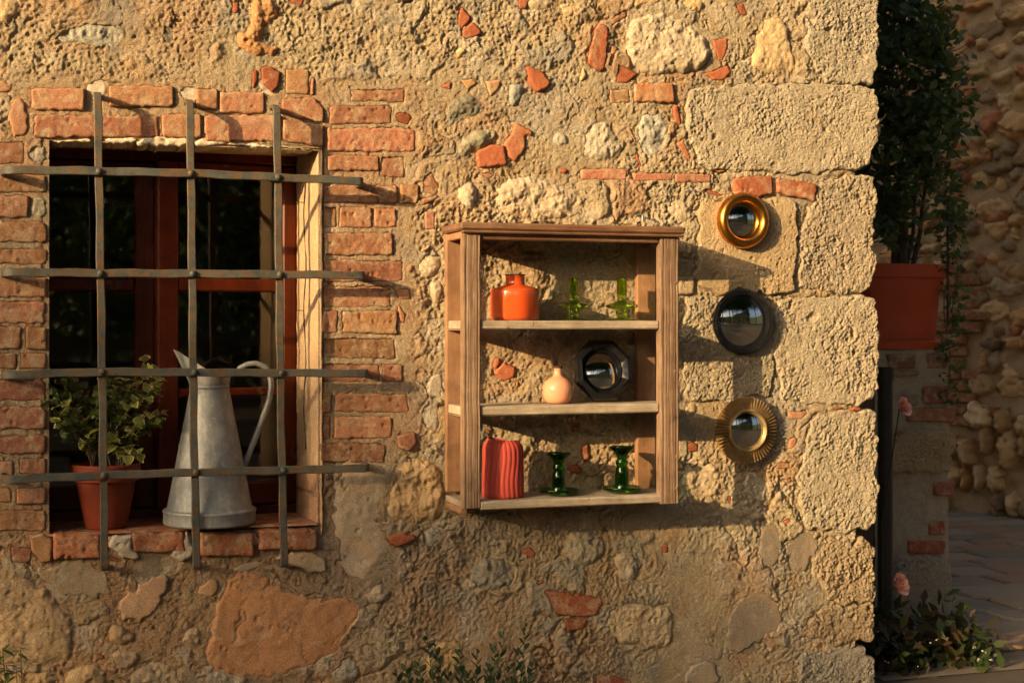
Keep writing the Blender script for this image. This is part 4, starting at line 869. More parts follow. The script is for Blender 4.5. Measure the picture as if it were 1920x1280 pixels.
# ---- things on the shelves
def thing(name, u, Y, z, label, cat, group=None):
    p = at(u, 600, Y); p.z = z + .0006; return tag(empty(name, p), label, cat, group)
vS = lambda Y, u: F / (at(u, 600, Y).x * math.sin(THETA) + (Y + D) * math.cos(THETA))     # px per metre
Y1 = -.105; k = 1 / vS(Y1, 966)
t = thing('vase', 966, Y1, S1, 'glossy orange squat bottle vase on the top shelf', 'vase')
b = 47 * k; MB().lathe([(0, 0), (b * .86, 0), (b * .95, .004), (b, .012), (b, .076), (b * .985, .081), (b * .92, .0855), (b * .45, .0950), (b * .40, .097), (b * .38, .102), (b * .38, .120), (b * .40, .1215)], 64,
                       rf=lambda a, h: 1 - .022 * (1 - abs(math.cos(4 * a))) * (1 if h < .085 else 0)).build('body', M['orange'], t, angle=50)
MB().lathe([(b * .405, .1205), (b * .40, .124), (b * .33, .1245), (b * .31, .121), (b * .30, .11), (0, .11)], 40).build('rim', M['darkrim'], t)
def candle_ufo(u, label):
    t = thing('candle_holder', u, Y1, S1, label, 'candle holder', 'glass candle holders on the shelves'); s = 1 / vS(Y1, u)
    pr = [(0, .0015), (28, .0), (30, .002), (29.5, .004), (22, 4.2), (12, 5), (9, 8), (9.5, 12), (12, 15), (11, 19), (10, 20), (22, 22.5), (29, 25), (30.5, 27.5), (29, 30), (20, 33), (11, 35.5), (9, 38), (8, 42), (9.3, 48), (9.6, 60), (9.6, 79), (8.6, 79.5), (8, 78), (7.8, 60), (7.5, 50), (0, 48)]
    MB().lathe([(r_ * s, (h * s if h > .01 else h)) for r_, h in pr], 48).build('glass_body', M['glass_light'], t, angle=60)
candle_ufo(1075, 'pale green glass disc candle holder beside the orange vase'); candle_ufo(1166, 'pale green glass disc candle holder at the right end of top shelf')
t = thing('vase', 1046, Y1, S2, 'small round salmon pink bud vase with a narrow dark-rimmed neck', 'vase'); s = 1 / vS(Y1, 1046)
MB().lathe([(0, 0), (17 * s, 0), (22 * s, 2 * s), (27 * s, 9 * s), (29.3 * s, 20 * s), (28.8 * s, 31 * s), (25 * s, 40 * s), (18 * s, 46.5 * s), (11 * s, 50 * s), (8 * s, 54 * s), (7.2 * s, 60 * s), (8 * s, 66 * s)], 56).build('body', M['pink'], t, angle=60)
MB().lathe([(8.1 * s, 65.6 * s), (9.2 * s, 68.5 * s), (8.6 * s, 69.6 * s), (6.5 * s, 69 * s), (6 * s, 60 * s), (0, 58 * s)], 32).build('rim', M['darkrim'], t)
# ribbed vase
Y3 = -.115
t = thing('vase', 943, Y3, S3, 'coral red ribbed clay vase with wavy lip on the bottom shelf', 'vase'); s = 1 / vS(Y3, 943)
n, m_ = 168, 26; vs = []
def rib(a, h, inset=0):
    ca, sa = math.cos(a), math.sin(a); ax, ay = 38.5 * s - inset, 31 * s - inset; e = 2.05
    r_ = (abs(ca / ax) ** e + abs(sa / ay) ** e) ** (-1 / e); ph = a + .07 * math.sin(h * 42)
    r_ *= 1 + (0 if inset else .05 * (abs(math.sin(ph * 11)) ** .8 - .6)); return r_ * (1 + .02 * math.sin(h * 30 + 1))
hs = lambda a: (109 - 4.5 * max(0, math.cos(a - 1.0)) ** 2 + 1.5 * math.cos(a - 2.6)) * s
for i in range(m_):
    f = i / (m_ - 1)
    for k_ in range(n):
        a = 2 * math.pi * k_ / n; h = hs(a) * f; r_ = rib(a, h) * (1 - .30 * max(0, (f - .80) / .20) ** 2.6 - .05 * max(0, (.03 - f) / .03)); vs.append((r_ * math.cos(a), r_ * math.sin(a), h))
for f, ins in ((1.0, .0135), (.95, .014), (.7, .010)):
    for k_ in range(n):
        a = 2 * math.pi * k_ / n; r_ = rib(a, hs(a) * f, ins); vs.append((r_ * math.cos(a), r_ * math.sin(a), hs(a) * f - .001))
mm = m_ + 3; fs = [(i * n + k_, i * n + (k_ + 1) % n, (i + 1) * n + (k_ + 1) % n, (i + 1) * n + k_) for i in range(mm - 1) for k_ in range(n)] + [tuple(range(n))[::-1], tuple((mm - 1) * n + k_ for k_ in range(n))]
MB().add(vs, fs).build('body', M['redclay'], t, angle=70, rot=(0, 0, R(-14)))
def candle_stem(u, hpx, label, Y=Y3):
    t = thing('candle_holder', u, Y, S3, label, 'candle holder', 'glass candle holders on the shelves'); s = 1 / vS(Y, u); q_ = hpx / 80
    pr = [(0, 1), (18, 0), (26, 1), (35, 5), (38.5, 9.5), (38, 11), (34, 9), (22, 6.5), (15, 7), (14, 9), (13.4, 20), (12.4, 34 * q_), (11, 42 * q_), (9.2, 46 * q_), (12, 50 * q_), (11.5, 54 * q_), (8.8, 58 * q_), (10.5, 62 * q_), (11, 65 * q_), (14, 69 * q_), (21, 75 * q_), (23.5, 78 * q_), (23, 79.5 * q_), (20, 78 * q_), (13, 71 * q_), (8, 66 * q_), (0, 64 * q_)]
    MB().lathe([(r_ * s, h * s) for r_, h in pr], 48).build('glass_body', M['glass_dark'], t, angle=60)
candle_stem(1047, 80, 'dark green glass candle holder with saucer beside the coral red vase'); candle_stem(1166, 87, 'taller dark green glass candle holder at the right end of bottom shelf')
# octagonal mirror leaning on the middle shelf
s = 1 / vS(-.09, 1130)
t = thing('octagonal_mirror', 1131, -.085, S2, 'black octagonal framed convex mirror leaning on the middle shelf', 'mirror'); t.rotation_euler = (R(-12), 0, 0)
def octr(a): a = (a + math.pi / 8) % (math.pi / 4) - math.pi / 8; return 1 / math.cos(a)
n = 96; rings = [(57, -.012, 1), (60, .0, 1), (60, .010, 1), (57, .020, 1), (52, .022, 1), (49, .024, 1), (42, .010, .5), (39, .007, 0), (37.5, .010, 0), (36, .010, 0), (34.5, .005, 0)]
vs = []
for r_, h, o_ in rings:
    for k_ in range(n):
        a = 2 * math.pi * k_ / n; rr_ = r_ * s * (o_ * octr(a) * .955 + (1 - o_)); vs.append((rr_ * math.cos(a) * .98, -h - .01, rr_ * math.sin(a) + 58.5 * s))
fs = [(i * n + k_, i * n + (k_ + 1) % n, (i + 1) * n + (k_ + 1) % n, (i + 1) * n + k_) for i in range(len(rings) - 1) for k_ in range(n)] + [tuple(range(n))]
MB().add(vs, fs).build('frame', M['black'], t, angle=25)
def dome(rad, bulge, c, n=48, m=12): 
    return [(rad * (i / m), bulge * (1 - (i / m) ** 2)) for i in range(m + 1)]
MB().lathe(dome(36 * s, .013, 0)[::-1], 64, (0, -.015, 58.5 * s), '-y').build('mirror_glass', M['mirror'], t, angle=60)
# ---- mirrors on the wall
def wall_mirror(name, u, v, label, r, Y=-.016):
    p = at(u, v, Y); return tag(empty(name, p), label, 'mirror', 'round convex mirrors on the stone wall'), 1 / vS(Y, u) / .955
t, s = wall_mirror('round_mirror', 1390, 414, 'small round convex mirror with thick gold rounded frame on the wall', 48)
prof = [(46 * s, -.008)] + [((40.5 + 9.5 * math.cos(a)) * s, .010 + .021 * math.sin(a)) for a in np.linspace(-.4, math.pi * .95, 14)] + [(31 * s, .009), (30.4 * s, .006), (30 * s, .004)]
MB().lathe(prof, 72, (0, 0, 0), '-y').build('frame', M['gold'], t, angle=50); MB().lathe(dome(32 * s, .012, 0)[::-1], 56, (0, -.008, 0), '-y').build('mirror_glass', M['mirror'], t, angle=60)
t, s = wall_mirror('round_mirror', 1390, 603, 'large round convex mirror with black beaded frame on the wall', 58)
MB().lathe([(55 * s, -.008), (57 * s, .006), (54 * s, .016), (50 * s, .016), (47.5 * s, .010), (46 * s, .004)], 72, (0, 0, 0), '-y').build('frame', M['black'], t)
MB().lathe(dome(48 * s, .017, 0)[::-1], 64, (0, -.007, 0), '-y').build('mirror_glass', M['mirror'], t, angle=60)
mb = MB()
for rad, h, nb, br in ((57, .010, 74, .0038), (54, .0185, 70, .0038), (50, .0195, 65, .0038), (46.8, .0135, 61, .0034)):
    for k_ in range(nb):
        a = 2 * math.pi * (k_ + .5 * (rad > 50)) / nb; c_ = (rad * s * math.cos(a), -h, rad * s * math.sin(a))
        mb.lathe([(0, -br), (br * .7, -br * .7), (br, 0), (br * .7, br * .7), (0, br)], 7, c_)
o = mb.build('bead_trim', M['blackbead'], t, angle=80); o['kind'] = 'stuff'
t, s = wall_mirror('round_mirror', 1397, 806, 'round convex mirror with ribbed brass sunburst frame on the wall', 60)
n = 2 * 56; vs = []
for r_, h0, h1 in ((59, -.004, -.004), (60.5, .006, -.002), (60, .013, -.001), (40, .021, .009), (37, .021, .013)):
    for k_ in range(n):
        a = 2 * math.pi * k_ / n; h = h0 if k_ % 2 else h1; rr_ = r_ * s; vs.append((rr_ * (1 if k_ % 2 or r_ < 50 else .97) * math.cos(a), -h, rr_ * (1 if k_ % 2 or r_ < 50 else .97) * math.sin(a)))
fs = [(i * n + k_, i * n + (k_ + 1) % n, (i + 1) * n + (k_ + 1) % n, (i + 1) * n + k_) for i in range(4) for k_ in range(n)]
MB().add(vs, fs).build('frame', M['brass'], t, smooth=False)
MB().lathe([(38 * s, .014), (37 * s, .024), (35 * s, .025), (33.5 * s, .020), (32 * s, .016), (31 * s, .014)], 64, (0, 0, 0), '-y').build('rim', M['brass'], t); MB().lathe(dome(32.5 * s, .010, 0)[::-1], 56, (0, -.015, 0), '-y').build('mirror_glass', M['mirror'], t, angle=60)

# ------------------------------------------------------------------ alley on the right: far wall, paving, pillar, plants
gw = tag(empty('garden_wall', (4.985, 3.33, 0)), 'rubble stone wall in shade across the alley at the right', 'wall')
dirw = Vector((.195, -.37, 0)).normalized(); gw.rotation_euler = (0, 0, math.atan2(dirw.y, dirw.x))
# local x along the wall (towards the right of the picture), local -y faces the viewer
n_a, n_b = 260, 260; AX, AZ = np.meshgrid(np.linspace(-2.2, 2.0, n_a), np.linspace(0, 4.2, n_b)); AY = .022 - .02 * fbm(AX, AZ, 3, 4, 501) - .03 * (billow(AX, AZ, 9, 3, 502) - .3) + .03 * pits(AX, AZ, .12, .4, 503, .2, .4); I = np.arange(AX.size).reshape(AX.shape)
me = mesh_np('wall_face', np.stack([AX, AY, AZ], -1).reshape(-1, 3), np.stack([I[:-1, :-1], I[:-1, 1:], I[1:, 1:], I[1:, :-1]], -1).reshape(-1, 4)); fcolor(me, np.tile((.52, .38, .22), (AX.size, 1)))
link('wall_face', me, M['mortar'], gw)
mb = MB().box(-2.2, 2.0, .05, .4, 0, 4.2); o = mb.build('wall_core', M['stone'], gw, smooth=False); o.color = (*SAND, 1)
rng = random.Random(5)
bx0, bx1, bz0, bz1 = -.42, .08, ZC - .58, ZC + .33     # brick repair inside the stone wall
RUB = [(.44, .30, .15), (.38, .25, .12), (.50, .37, .21), (.26, .20, .12), (.40, .23, .10), (.20, .145, .085), (.46, .33, .17), (.34, .155, .075)]
gr = {}; zs = [0.0]
while zs[-1] < 3.3: zs.append(zs[-1] + (rng.uniform(.13, .18) if zs[-1] < .5 else rng.uniform(.07, .14)))
for j in range(len(zs) - 1):
    x_ = -1.2 + rng.uniform(0, .1)
    while x_ < .8:
        wd = rng.choice((rng.uniform(.05, .10), rng.uniform(.09, .24))) * (1.1 if zs[j] < .5 else 1); z0_, z1_ = zs[j], zs[j + 1]; cx, cz_ = x_ + wd / 2, (z0_ + z1_) / 2 + (0 if z0_ < .3 else rng.uniform(-.05, .05))
        if not (bx0 < cx < bx1 and bz0 < cz_ < bz1) and rng.random() < .93:
            n7 = rng.randint(5, 7); hh = (z1_ - z0_) / 2; a0_ = rng.random() * 6
            pl_ = [(cx + wd * .54 * math.cos(a0_ + 2 * math.pi * q_ / n7) * rng.uniform(.6, 1.3), max(.004, cz_ + hh * 1.12 * math.sin(a0_ + 2 * math.pi * q_ / n7) * rng.uniform(.6, 1.3))) for q_ in range(n7)]
            kk = rng.uniform(.75, 1.15); low = z0_ < .5
            d_ = dict(kind='rubble', pts=None, poly=pl_, col=[q_ * kk * 1.5 for q_ in rng.choice(RUB)], name='stone', proud=rng.uniform(.05, .09) if low else rng.uniform(-.012, .035), rough=2.6, sink=.03, depth=.05, mat='stone', label=None, edge=.03 if low else .022, Y=0, parent=gw, local=True, step=.011)
            A_, sd_ = outline(d_); make_piece(d_, A_, sd_)
        x_ += wd
bmesh_ = MB().box(-.5, .5, -.5, .5, -.5, .5, .08); bme = mesh('brick', bmesh_.v, bmesh_.f, False); bme.materials.append(M['brick'])
z_ = bz0; r_ = 0
while z_ < bz1:
    x_ = bx0 + (.0 if r_ % 2 else -.06)
    while x_ < bx1:
        wd = rng.uniform(.11, .2)
        if rng.random() < .88:
            o = link('brick', bme, None, gw, (x_ + wd / 2, rng.uniform(.02, .045), z_ + .03), (0, rng.uniform(-.05, .05), 0), (wd - .012, .09, rng.uniform(.045, .058))); a = rng.uniform(.7, 1.1); o.color = (.32 * a, .13 * a, .055 * a, 1)
        x_ += wd
    z_ += .068; r_ += 1
# paving
pav = link('alley_paving', mesh('alley_paving', [(2.45, .1, .004), (8, .1, .004), (8, 3.9, .004), (2.45, 3.9, .004)], [(0, 1, 2, 3)]), M['paver']); pav.color = (.20, .165, .12, 1); tag(pav, kind='structure')
yy = .3
while yy < 3.3:
    hh = rng.uniform(.14, .24); xx = 2.6 + rng.uniform(0, .2)
    while xx < 5.6:
        wd = rng.uniform(.22, .5)
        if 3.05 + .28 * yy < xx + wd and xx < 5.2 - .5 * (yy - 3):
            m_ = MB().box(-wd / 2 + .008, wd / 2 - .008, -hh / 2 + .008, hh / 2 - .008, 0, .022, .008); m_.v = [(a + .012 * math.sin(b * 40 + a * 13 + xx * 9), b + .01 * math.sin(a * 31 + yy * 7), c_ + (.004 * math.sin(a * 11 + xx)) * (c_ > .01)) for a, b, c_ in m_.v]
            o = m_.build('paving_stone', M['paver'], pav, smooth=False, loc=(xx + wd / 2, yy + hh / 2, .006)); c_ = rng.choice([(.30, .25, .18), (.25, .22, .165), (.32, .26, .18), (.30, .21, .14), (.22, .20, .155)]); o.color = (*c_, 1)
        xx += wd
    yy += hh
# pillar
PY = .75; pl0 = at(1640, 600, PY).x; pl1 = at(1782, 600, PY).x; PT = at(1720, 656, PY).z
pil = tag(empty('brick_pillar', ((pl0 + pl1) / 2, PY, 0)), 'patched brick and stone pier carrying the big plant pot', 'pillar'); q0 = Vector(pil.location)
n_a, n_b = 80, 200; AX, AZ = np.meshgrid(np.linspace(pl0, pl1 - .008, n_a), np.linspace(0, PT, n_b)); AY = PY - .010 * fbm(AX, AZ, 8, 3, 601) - .007 * fbm(AX, AZ, 28, 3, 602); I = np.arange(AX.size).reshape(AX.shape)
me = mesh_np('rendered_face', np.stack([AX, AY, AZ], -1).reshape(-1, 3) - np.array(q0), np.stack([I[:-1, :-1], I[:-1, 1:], I[1:, 1:], I[1:, :-1]], -1).reshape(-1, 4))
cc = np.tile((.50, .43, .32), (AX.size, 1)); fcolor(me, cc); link('rendered_face', me, M['mortar'], pil)
o = MB().box(pl0 - q0.x, pl1 - .01 - q0.x, .012, .36, 0, PT - .002).build('pier_core', M['stone'], pil, smooth=False); o.color = (.30, .26, .2, 1)
def ppiece(u0, v0, u1, v1, col, name, y=.012, rnd=.01):
    k_ = 'tufa' if name == 'stone_block' else 'brick'
    d_ = dict(kind=k_, pts=rect(u0, v0, u1, v1, 2.5), col=col, name=name, proud=y, rough=1.1, sink=.012, depth=.06, mat=None, label=None, edge=.014 if k_ == 'tufa' else .006, Y=PY, parent=pil)
    A_, sd_ = outline(d_); make_piece(d_, A_, sd_)
for c_ in [((1662, 662, 1716, 692), (.22, .13, .085), 'brick'), ((1735, 662, 1776, 690), (.24, .14, .09), 'brick'), ((1658, 696, 1722, 706), (.25, .17, .12), 'brick'), ((1727, 722, 1780, 756), (.27, .11, .075), 'brick'), ((1700, 763, 1788, 792), (.30, .14, .085), 'brick'),
           ((1700, 1010, 1770, 1036), (.34, .085, .05), 'brick'), ((1738, 975, 1770, 1000), (.32, .085, .05), 'brick'), ((1748, 900, 1788, 930), (.28, .12, .08), 'brick'), ((1668, 800, 1784, 890), (.50, .39, .24), 'stone_block'), ((1670, 1040, 1782, 1160), (.46, .41, .32), 'stone_block'), ((1690, 740, 1722, 760), (.26, .2, .15), 'brick')]:
    ppiece(*c_[0], c_[1], c_[2], y=.022 if c_[2] == 'stone_block' else .014, rnd=.016 if c_[2] == 'stone_block' else .007)
# big planter on the pier
pot_u0, pot_u1 = 1630, 1781
px0, px1 = at(1618, 600, PY).x, at(1781, 600, PY).x; w_ = px1 - px0; ph = at(1720, 497, PY - .02).z - PT
bp = tag(empty('potted_shrub', ((px0 + px1) / 2, PY + w_ / 2 - .03, PT + .004)), 'large square terracotta planter with dark climbing shrub on the pier', 'potted shrub'); b0 = Vector(bp.location)
def sq(rings, n=40):
    vs = []
    for r_, h in rings:
        for k_ in range(n):
            a = 2 * math.pi * k_ / n + math.pi / 4; e = 7.0; ca, sa = math.cos(a), math.sin(a); q_ = (abs(ca) ** e + abs(sa) ** e) ** (-1 / e); vs.append((r_ * q_ * ca, r_ * q_ * sa, h))
    fs = [(i * n + k_, i * n + (k_ + 1) % n, (i + 1) * n + (k_ + 1) % n, (i + 1) * n + k_) for i in range(len(rings) - 1) for k_ in range(n)] + [tuple(range(n))[::-1], tuple((len(rings) - 1) * n + k_ for k_ in range(n))]
    return MB().add(vs, fs)
hw = w_ / 2
sq([(hw * .80, .020), (hw * .87, ph * .62), (hw * .93, ph * .72), (hw * .94, ph * .84)]).build('planter_body', M['pot2'], bp, angle=35); sq([(hw * .95, ph * .84), (hw, ph * .845), (hw, ph), (hw * .93, ph), (hw * .92, ph * .9)]).build('planter_rim', M['pot2'], bp, angle=35); sq([(hw * .86, 0), (hw * .90, .026), (hw * .87, .03), (hw * .84, .012)]).build('saucer', M['pot2'], bp, angle=35)
sq([(hw * .9, ph * .92), (hw * .5, ph * .95)]).build('soil', M['soil'], bp)
def leaf_cloud(centers, nper, size, spread, rng, flat=.5, asp=.5):
    """many pointed leaf faces in clumps -> vertices, faces"""
    C_ = np.array(centers, float); n = len(C_) * nper; rs = np.random.RandomState(rng.randint(0, 99999))
    base = np.repeat(C_, nper, 0) + rs.normal(0, 1, (n, 3)) * np.array(spread)
    d = rs.normal(0, 1, (n, 3)); d[:, 2] = d[:, 2] * flat - .15; d /= np.linalg.norm(d, axis=1)[:, None]
    s = rs.normal(0, 1, (n, 3)); s -= d * (s * d).sum(1)[:, None]; s /= np.linalg.norm(s, axis=1)[:, None]; L = (size * rs.uniform(.6, 1.3, n))[:, None]; nn = np.cross(d, s)
    v0 = base; v1 = base + d * L * .45 + s * L * asp * .5 + nn * L * .07; v2 = base + d * L; v3 = base + d * L * .45 - s * L * asp * .5 + nn * L * .07
    V = np.stack([v0, v1, v2, v3], 1).reshape(-1, 3); Qd = np.arange(n * 4).reshape(n, 4); return V, Qd
def cloud(name, parent, mat, centers, nper, size, spread, rng, **k_):
    V, Qd = leaf_cloud(centers, nper, size, spread, rng, **k_); me = mesh_np(name, V, Qd, smooth=False); o = link(name, me, mat, parent); o['kind'] = 'stuff'; return o
rng = random.Random(11)
cloud('leaf_mass', pot, leaf_mat('darker_green_leaf', (.06, .09, .02), (.10, .13, .03)), EXTRA, 4, .022, (.009,) * 3, rng, asp=.8)  # darker plain green for the extra leaves, without pale edges
cs = []
for k_ in range(260):
    u = 1560 + 250 * rng.random() ** .8; v = rng.uniform(-80, 440)
    lim = np.interp(v, [-80, 100, 250, 330, 440], [1730, 1775, 1845, 1800, 1795])
    if u > lim: continue
    if v > 330 and 1700 < u < 1760 and rng.random() < .7: continue
    if u > lim - 60 and rng.random() < .25: continue
    p = at(u, v, PY + rng.uniform(-.12, .3)) - b0; cs.append(tuple(p))
cloud('crown', bp, M['leaf_dark'], cs, 26, .046, (.035, .035, .04), rng, flat=.7, asp=.55)
mb = MB(); 
for k_, (u0, u1, u2, v2) in enumerate([(1690, 1688, 1700, 250), (1700, 1715, 1740, 180), (1712, 1730, 1775, 230), (1675, 1670, 1668, 150)]):
    a, b, c_ = at(u0, 495, PY + .1) - b0, at(u1, 380, PY + .1) - b0, at(u2, v2, PY + .08) - b0
    MB().tube([a, a.lerp(b, .5) + Vector((.01, 0, 0)), b, b.lerp(c_, .5) + Vector((-.01, .01, 0)), c_], [.022 - .012 * (k_ > 0), .018 - .01 * (k_ > 0), .014 - .007 * (k_ > 0), .008, .004], 8).build('trunk', M['bark'], bp)
st = [at(1777, v, PY - .03) - b0 for v in (380, 450, 520, 600)]; MB().tube(st, .005, 8).build('stake', M['cable'], bp)
cs = [tuple(at(1782 + rng.uniform(-18, 22), v, PY - .03 + rng.uniform(-.03, .03)) - b0) for v in range(400, 760, 6)]; cloud('trailing_vine', bp, M['leaf_dark'], cs, 4, .034, (.012, .015, .012), rng, flat=.8)
MB().tube([at(1776 + 6 * math.sin(v * .03), v, PY - .035) - b0 for v in range(480, 745, 12)], .0022, 5).tube([at(1790 + 5 * math.sin(v * .04), v, PY - .03) - b0 for v in range(400, 600, 12)], .0018, 5).build('vine_stem', M['stem'], bp)
for k_, (u, v, u2, v2) in enumerate([(1740, 120, 1830, 80), (1735, 110, 1860, 55), (1700, 60, 1745, 35)]):
    a, b = at(u, v, PY + .05) - b0, at(u2, v2, PY + .05) - b0; MB().tube([a, a.lerp(b, .5) + Vector((0, 0, -.02)), b], [.003, .002, .001], 5).build('twig', M['stem'], bp)
# downpipe
dp_ = at(1660, 900, .42); dpo = tag(empty('drainpipe', (dp_.x, dp_.y, 0)), 'thin dark drainpipe between house corner and brick pier', 'pipe')
MB().lathe([(0, 0), (.026, 0), (.026, .92), (.031, .92), (.031, .96), (.026, .96), (.026, PT - .05), (0, PT - .05)], 20).build('pipe', M['cable'], dpo, angle=35)
# rose bush at the foot of the corner
rb_ = at(1735, 1240, .28); rose = tag(empty('rose_bush', (rb_.x, .28, 0)), 'dark leafed bush with two salmon pink roses at the house corner', 'rose bush'); r0 = Vector(rose.location)
cs = []
for k_ in range(230):
    u = rng.uniform(1610, 1870); v = rng.uniform(1130, 1420); top = np.interp(u, [1610, 1700, 1780, 1830, 1870], [1165, 1165, 1150, 1200, 1260])
    if v < top: continue
    cs.append(tuple(at(u, v, .28 + rng.uniform(-.12, .2)) - r0))
cloud('foliage', rose, M['leaf_rose'], cs, 20, .058, (.03, .03, .03), rng, flat=.9, asp=.40)
cloud('small_flower', rose, plain('tiny_pale_flower', (.4, .38, .34), .7), [tuple(at(rng.uniform(1650, 1860), rng.uniform(1165, 1280), .12) - r0) for _ in range(11)], 4, .007, (.003, .003, .003), rng, asp=.8)
for (u, v, y_, sz) in ((1693, 763, .22, .030), (1686, 1096, .14, .034)):
    p = at(u, v, y_) - r0; base = Vector((p.x * .7 - .06, .02, .05)); MB().tube([base, base.lerp(p, .5) + Vector((-.04, 0, .02)), p + Vector((-.012, 0, .002))], [.004, .003, .002], 6).build('flower_stem', M['leaf_rose'], rose)
    bl = empty('bloom', tuple(p), parent=rose); rq = random.Random(int(u)); mbp = []
    fx = Vector((.35, -.8, .35)).normalized(); M3 = fx.to_track_quat('Z', 'Y').to_matrix()
    for ring, (npet, rad, op) in enumerate(((4, .40, .10), (6, .65, .30), (8, .9, .55), (9, 1.1, .85))):
        for j in range(npet):
            a = 2 * math.pi * j / npet + ring * .5 + rq.uniform(-.15, .15); vs = []
            for i_ in range(4):
                for q_ in (-1, -.4, .4, 1):
                    t_ = i_ / 3; wv = sz * rad * .95 * math.sin(math.pi * (.18 + .62 * t_)); out = sz * rad * math.sin(op * t_) * 1.1 + sz * .15 * ring * .4; up = sz * 1.25 * math.cos(op * t_ * .9) * t_ - sz * .35 * abs(q_) ** 2 * t_ * .4
                    aa = a + q_ * wv / (out + sz * .45) * .8; vs.append(M3 @ Vector((out * math.cos(aa), out * math.sin(aa), up - sz * .5)))
            MB().add(vs, [(i_ * 4 + q_, i_ * 4 + q_ + 1, (i_ + 1) * 4 + q_ + 1, (i_ + 1) * 4 + q_) for i_ in range(3) for q_ in range(3)]).build('petal', M['rose'], bl)
# ------------------------------------------------------------------ plants at the foot of the wall
sg = at(880, 1280, -.22); sage = tag(empty('low_shrub', (sg.x, -.22, 0)), 'grey-green low shrub with small oval leaves below the shelf', 'shrub'); s0_ = Vector(sage.location)
sm = [leaf_mesh('leaf', .036, .017, .3, .1, M['leaf_sage'], .85), leaf_mesh('leaf', .028, .014, .2, -.1, M['leaf_sage'], .85)]
rng = random.Random(33)
for (tu, tv, y_) in [(800, 1192, -.2), (815, 1205, -.18), (862, 1215, -.22), (945, 1180, -.2), (985, 1175, -.17), (895, 1225, -.15), (930, 1210, -.25), (975, 1215, -.22), (760, 1245, -.2), (742, 1262, -.18), (785, 1240, -.24), (840, 1250, -.2), (915, 1240, -.24), (1000, 1240, -.2), (955, 1250, -.18), (880, 1262, -.22), (822, 1255, -.16)]:
    tip = at(tu, tv, y_) - s0_; base = Vector((tip.x * .55 + rng.uniform(-.03, .03), rng.uniform(-.03, .03), .02)); mid = base.lerp(tip, .5) + Vector(((tip.x - base.x) * .2, 0, 0)); pts = [base.lerp(mid, t_).lerp(mid.lerp(tip, t_), t_) for t_ in [i / 9 for i in range(10)]]
    MB().tube(pts, [.0022 - .0014 * i / 9 for i in range(10)], 5).build('stem', M['greenstem'], sage)
    dirn = (tip - mid).normalized(); nl = 12
    for j in range(nl):
        t_ = 1 - .48 * j / nl; i0 = min(8, int(t_ * 9)); pb = pts[i0].lerp(pts[i0 + 1], t_ * 9 - i0); a = (j // 2) * 1.4 + (j % 2) * math.pi + rng.uniform(-.3, .3); side = Matrix.Rotation(a, 3, dirn) @ dirn.orthogonal().normalized()
        link('leaf', rng.choice(sm), None, sage, tuple(pb), orient(side * .8 + dirn * .9, roll=rng.uniform(-.8, .8)), (rng.uniform(.7, 1.1) * (.6 if j < 2 else 1),) * 3)
wd_ = at(10, 1270, -.16); weed = tag(empty('weed', (wd_.x, -.16, 0)), 'small bright green weed at the bottom left corner of the wall', 'plant'); w0 = Vector(weed.location)
wl = leaf_mesh('leaf', .035, .013, .2, .2, M['leaf_weed'], .8)
for (tu, tv) in [(5, 1215), (38, 1212), (12, 1245), (30, 1252), (-10, 1232), (-5, 1265), (208, 1272)]:
    tip = at(tu, tv, -.16) - w0; base = Vector((tip.x * .8, .01, .02)); MB().tube([base, base.lerp(tip, .5) + Vector((.01, 0, 0)), tip], [.002, .0015, .001], 5).build('stem', M['greenstem'], weed)
    for j in range(7): a = j * .9 + tu; link('leaf', wl, None, weed, tuple(tip - Vector((0, 0, .003 * j))), orient((math.cos(a), -.3 + .5 * math.sin(a), .45 * math.sin(a * 1.7))), (rng.uniform(.6, 1.0),) * 3)

# ------------------------------------------------------------------ behind the viewpoint: trees, hedge, fence (mirrored in the glass, shading the wall foot)
def tree_proto(seed, h, cr):
    rq = random.Random(seed); t = empty('garden_tree'); MB().tube([(0, 0, 0), (.05, .03, h * .25), (-.04, .02, h * .5), (.03, 0, h * .8)], [.16, .13, .10, .04], 8).build('trunk', M['bark'], t)
    cs = []
    for k_ in range(110):
        a = rq.uniform(0, 2 * math.pi); ph_ = math.acos(rq.uniform(-.8, 1)); r_ = cr * rq.uniform(.55, 1.0); cs.append((r_ * math.sin(ph_) * math.cos(a), r_ * math.sin(ph_) * math.sin(a), h * .66 + r_ * .95 * math.cos(ph_)))
    for k_ in range(7):
        c_ = Vector(cs[k_ * 9]); MB().tube([(0, 0, h * .4), c_ * .55 + Vector((0, 0, h * .22)), c_], [.06, .04, .015], 6).build('limb', M['bark'], t)
    cloud('crown', t, M['leaf_tree'], cs, 60, .20, (cr * .14,) * 3, rq, flat=.8, asp=.6); return t
tp = tree_proto(3, 8.5, 2.6); first = True
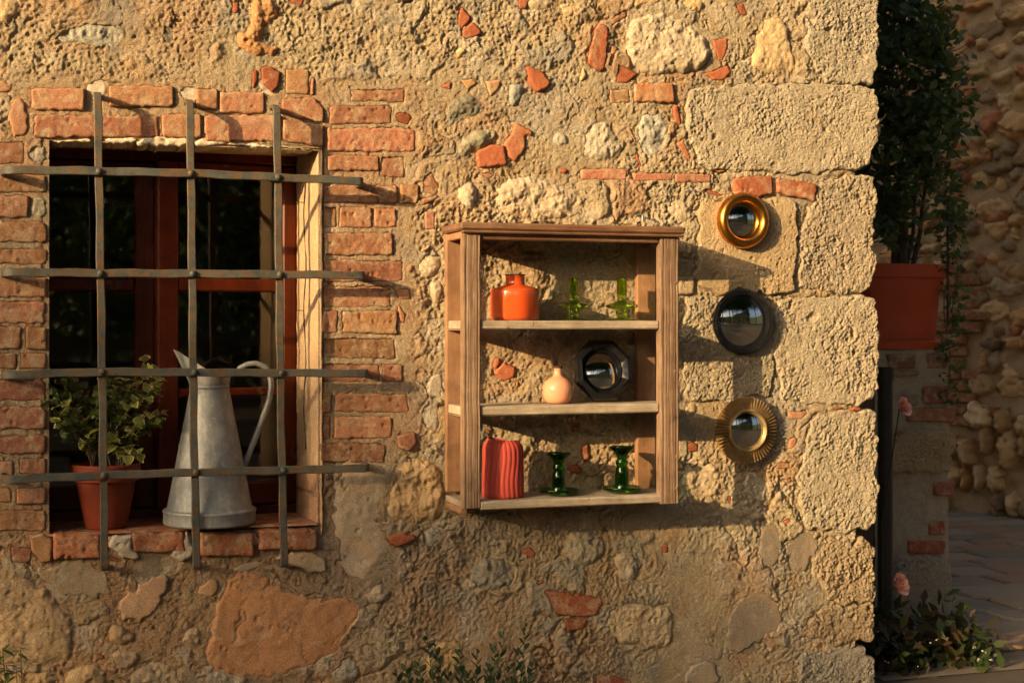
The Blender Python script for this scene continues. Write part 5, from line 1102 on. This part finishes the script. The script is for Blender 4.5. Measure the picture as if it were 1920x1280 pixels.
for (x_, y_, sc_) in [(-6, -14, 1.25), (-2, -15.5, 1.4), (1.5, -13.5, 1.3), (5, -15, 1.45), (8.5, -13, 1.3), (12, -14.5, 1.5), (15, -10.5, 1.35), (-10, -19, 1.5), (18, -6, 1.4), (3.2, -19, 1.7), (10.5, -19, 1.7), (-4.5, -20, 1.7)]:
    o = tp if first else copy_tree(tp); first = False; o.location = (x_, y_, 0); o.scale = (sc_ * 1.2, sc_ * 1.2, sc_ * 1.35); o.rotation_euler = (0, 0, x_ * 1.3)
    tag(o, 'leafy garden tree reflected in the convex mirrors', 'tree', 'trees across the lane')
# unseen tall hedge added towards the sun; its shaped top shades the wall foot
hd = Vector((-SUN.x, -SUN.y, 0)).normalized(); side = Vector((hd.y, -hd.x, 0)); HL = 24.0; HTOP = HL * (-SUN.z) / math.hypot(SUN.x, SUN.y) + .90
hedge = tag(empty('added_hedge', tuple(hd * HL + Vector((.9, 0, 0)))), 'tall leafy hedge added out of view to shade the foot of the wall', 'hedge'); rq = random.Random(9); cs = []
for k_ in range(2600):
    q_ = rq.uniform(-12, 12); top_ = HTOP - .06 + .68 * max(-1.3, min(.4, (q_ - .35) / 1.05)) + .05 * math.sin(q_ * 2.9 + 1) + .04 * math.sin(q_ * 7.1); zz = top_ * rq.random() ** .6; p = side * q_ + hd * rq.uniform(-.5, .5); cs.append((p.x, p.y, zz))
cloud('foliage', hedge, M['leaf_tree'], cs, 50, .14, (.28, .28, .12), rq, flat=.8, asp=.6)
for (x_, y_) in ((4.0, -21.5),):  # hedge copy added behind the trees to block bright sky under the crowns
    o = copy_tree(hedge); o.location = (x_, y_, -1.2); o.rotation_euler = (0, 0, R(-63)); tag(o, 'tall leafy hedge added behind the garden trees to cover the low sky', 'hedge')
fence = tag(empty('rail_fence', (2, -9, 0)), 'low wooden rail fence reflected in the convex mirrors', 'fence')
for k_ in range(9): MB().box(-6 + k_ * 1.6, -5.9 + k_ * 1.6, -.05, .05, 0, 1.05, .008).build('post', M['fence'], fence, smooth=False)
for zz in (.35, .65, .95): MB().box(-6.2, 7.2, -.075, -.052, zz - .05, zz + .05, .006).build('rail', M['fence'], fence, smooth=False)
bpy.context.view_layer.update()
